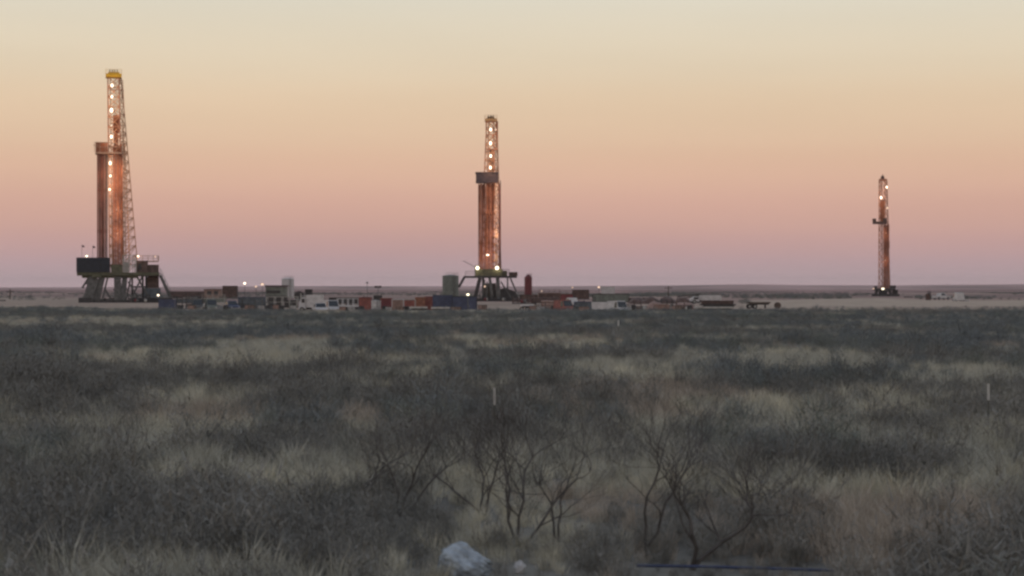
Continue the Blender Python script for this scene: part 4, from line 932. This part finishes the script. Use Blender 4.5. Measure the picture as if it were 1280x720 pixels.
def stuff(name, mask, idx, scl, label):
    xx, yy = px_[mask], py_[mask]; zz = gz(xx, yy) - .02; n_ = len(xx)
    me = bpy.data.meshes.new(name); me.from_pydata(np.stack([xx, yy, zz], -1).tolist(), [], [])
    for nm, ty, val in (('idx', 'INT', idx), ('scl', 'FLOAT', scl), ('rot', 'FLOAT', RNG.uniform(0, 6.28, n_)), ('wid', 'FLOAT', scl * RNG.uniform(.9, 1.3, n_) * (1 + .7 * far[mask]))):
        a = me.attributes.new(nm, ty, 'POINT'); a.data.foreach_set('value', np.asarray(val, np.int32 if ty == 'INT' else np.float32))
    o = bpy.data.objects.new(name, me); COL.objects.link(o); tag(o, label, None, None, 'stuff'); o['category'] = 'vegetation'
    ng = bpy.data.node_groups.new(name, 'GeometryNodeTree'); ng.interface.new_socket('Geometry', in_out='INPUT', socket_type='NodeSocketGeometry'); ng.interface.new_socket('Geometry', in_out='OUTPUT', socket_type='NodeSocketGeometry')
    N, K = ng.nodes, ng.links; gi, go = N.new('NodeGroupInput'), N.new('NodeGroupOutput'); ip = N.new('GeometryNodeInstanceOnPoints'); ci = N.new('GeometryNodeCollectionInfo')
    ci.inputs['Collection'].default_value = pool; ci.inputs['Separate Children'].default_value = True; ci.inputs['Reset Children'].default_value = True
    def at(nm, ty): q = N.new('GeometryNodeInputNamedAttribute'); q.data_type = ty; q.inputs['Name'].default_value = nm; return q.outputs['Attribute']
    r3, s3 = N.new('ShaderNodeCombineXYZ'), N.new('ShaderNodeCombineXYZ'); K.new(at('rot', 'FLOAT'), r3.inputs[2])
    wd = at('wid', 'FLOAT'); K.new(wd, s3.inputs[0]); K.new(wd, s3.inputs[1]); K.new(at('scl', 'FLOAT'), s3.inputs[2])
    K.new(gi.outputs[0], ip.inputs['Points']); K.new(ci.outputs[0], ip.inputs['Instance']); ip.inputs['Pick Instance'].default_value = True
    K.new(at('idx', 'INT'), ip.inputs['Instance Index']); K.new(r3.outputs[0], ip.inputs['Rotation']); K.new(s3.outputs[0], ip.inputs['Scale']); K.new(ip.outputs[0], go.inputs[0])
    md = o.modifiers.new('plants', 'NODES'); md.node_group = ng; return o
mg = isg & keep; n_ = int(mg.sum()); russet = fbm(px_[mg] + 90, py_[mg], 12, 2)
ig = np.where(russet > .62, RNG.choice([2, 5], n_), np.where(russet < .42, RNG.choice([1, 4], n_), RNG.choice([0, 3, 1, 4], n_)))
stuff('dry_grass', mg, ig, RNG.uniform(.5, 1.1, n_) * np.where(RNG.random(n_) < .08, 1.15, 1) * (1 - .25 * far[mg]) * low[mg] * short[mg], 'pale dry grass growing in patches through the dark brush')
mbk = ~isg & keep; n_ = int(mbk.sum()); hue = fbm(px_[mbk] + 30, py_[mbk] + 70, 14, 2)
ib = NG + np.where(hue < .42, RNG.choice([0, 3], n_), np.where(hue > .6, RNG.choice([1, 4], n_), RNG.choice([0, 1, 2, 3, 5], n_)))
stuff('low_brush', mbk, ib, RNG.uniform(.55, 1.15, n_) * np.where(RNG.random(n_) < .07, 1.75, 1) * (1 - .3 * far[mbk]) * low[mbk] * short[mbk], 'dark leafless low brush covering the field up to the dirt')

fy = np.sqrt(RNG.uniform(335 ** 2, 1700 ** 2, 60000)); fx = RNG.uniform(-1, 1, 60000) * (fy * math.tan(math.radians(17)) + 10); fp = fx / fy * FPX + 640
fm = (fbm(fx, fy * .5, 45, 3) + RNG.normal(0, .05, 60000) > .65) & ~((fp > 90) & (fp < 925) & (fy < 560)) & ~((fp > 940) & (fp < 1150) & (fy < 540)) & ~((abs(fp - 1105) < 40) & (fy < 800))
px_, py_ = fx[fm], fy[fm]; far = np.ones(len(px_)); n_ = len(px_)
stuff('far_scrub', np.ones(n_, bool), NG + RNG.integers(0, NB, n_), RNG.uniform(.6, 1.7, n_), 'dark scrub scattered in patches over the far plain')

# ------------------------------------------------------------------ haze
hz = bpy.data.materials.new('haze'); hz.use_nodes = True; hn = hz.node_tree.nodes; hn.remove(hn['Principled BSDF'])
pv = hn.new('ShaderNodeVolumePrincipled'); pv.inputs['Color'].default_value = (.95, .86, .85, 1); pv.inputs['Density'].default_value = 4.5e-5
hz.node_tree.links.new(pv.outputs[0], hn['Material Output'].inputs['Volume'])
tag(MB().box(-13500, 13500, -13500, 13500, -1.6, 66).build('haze', hz), 'thin evening haze over the whole plain', None, None, 'stuff')
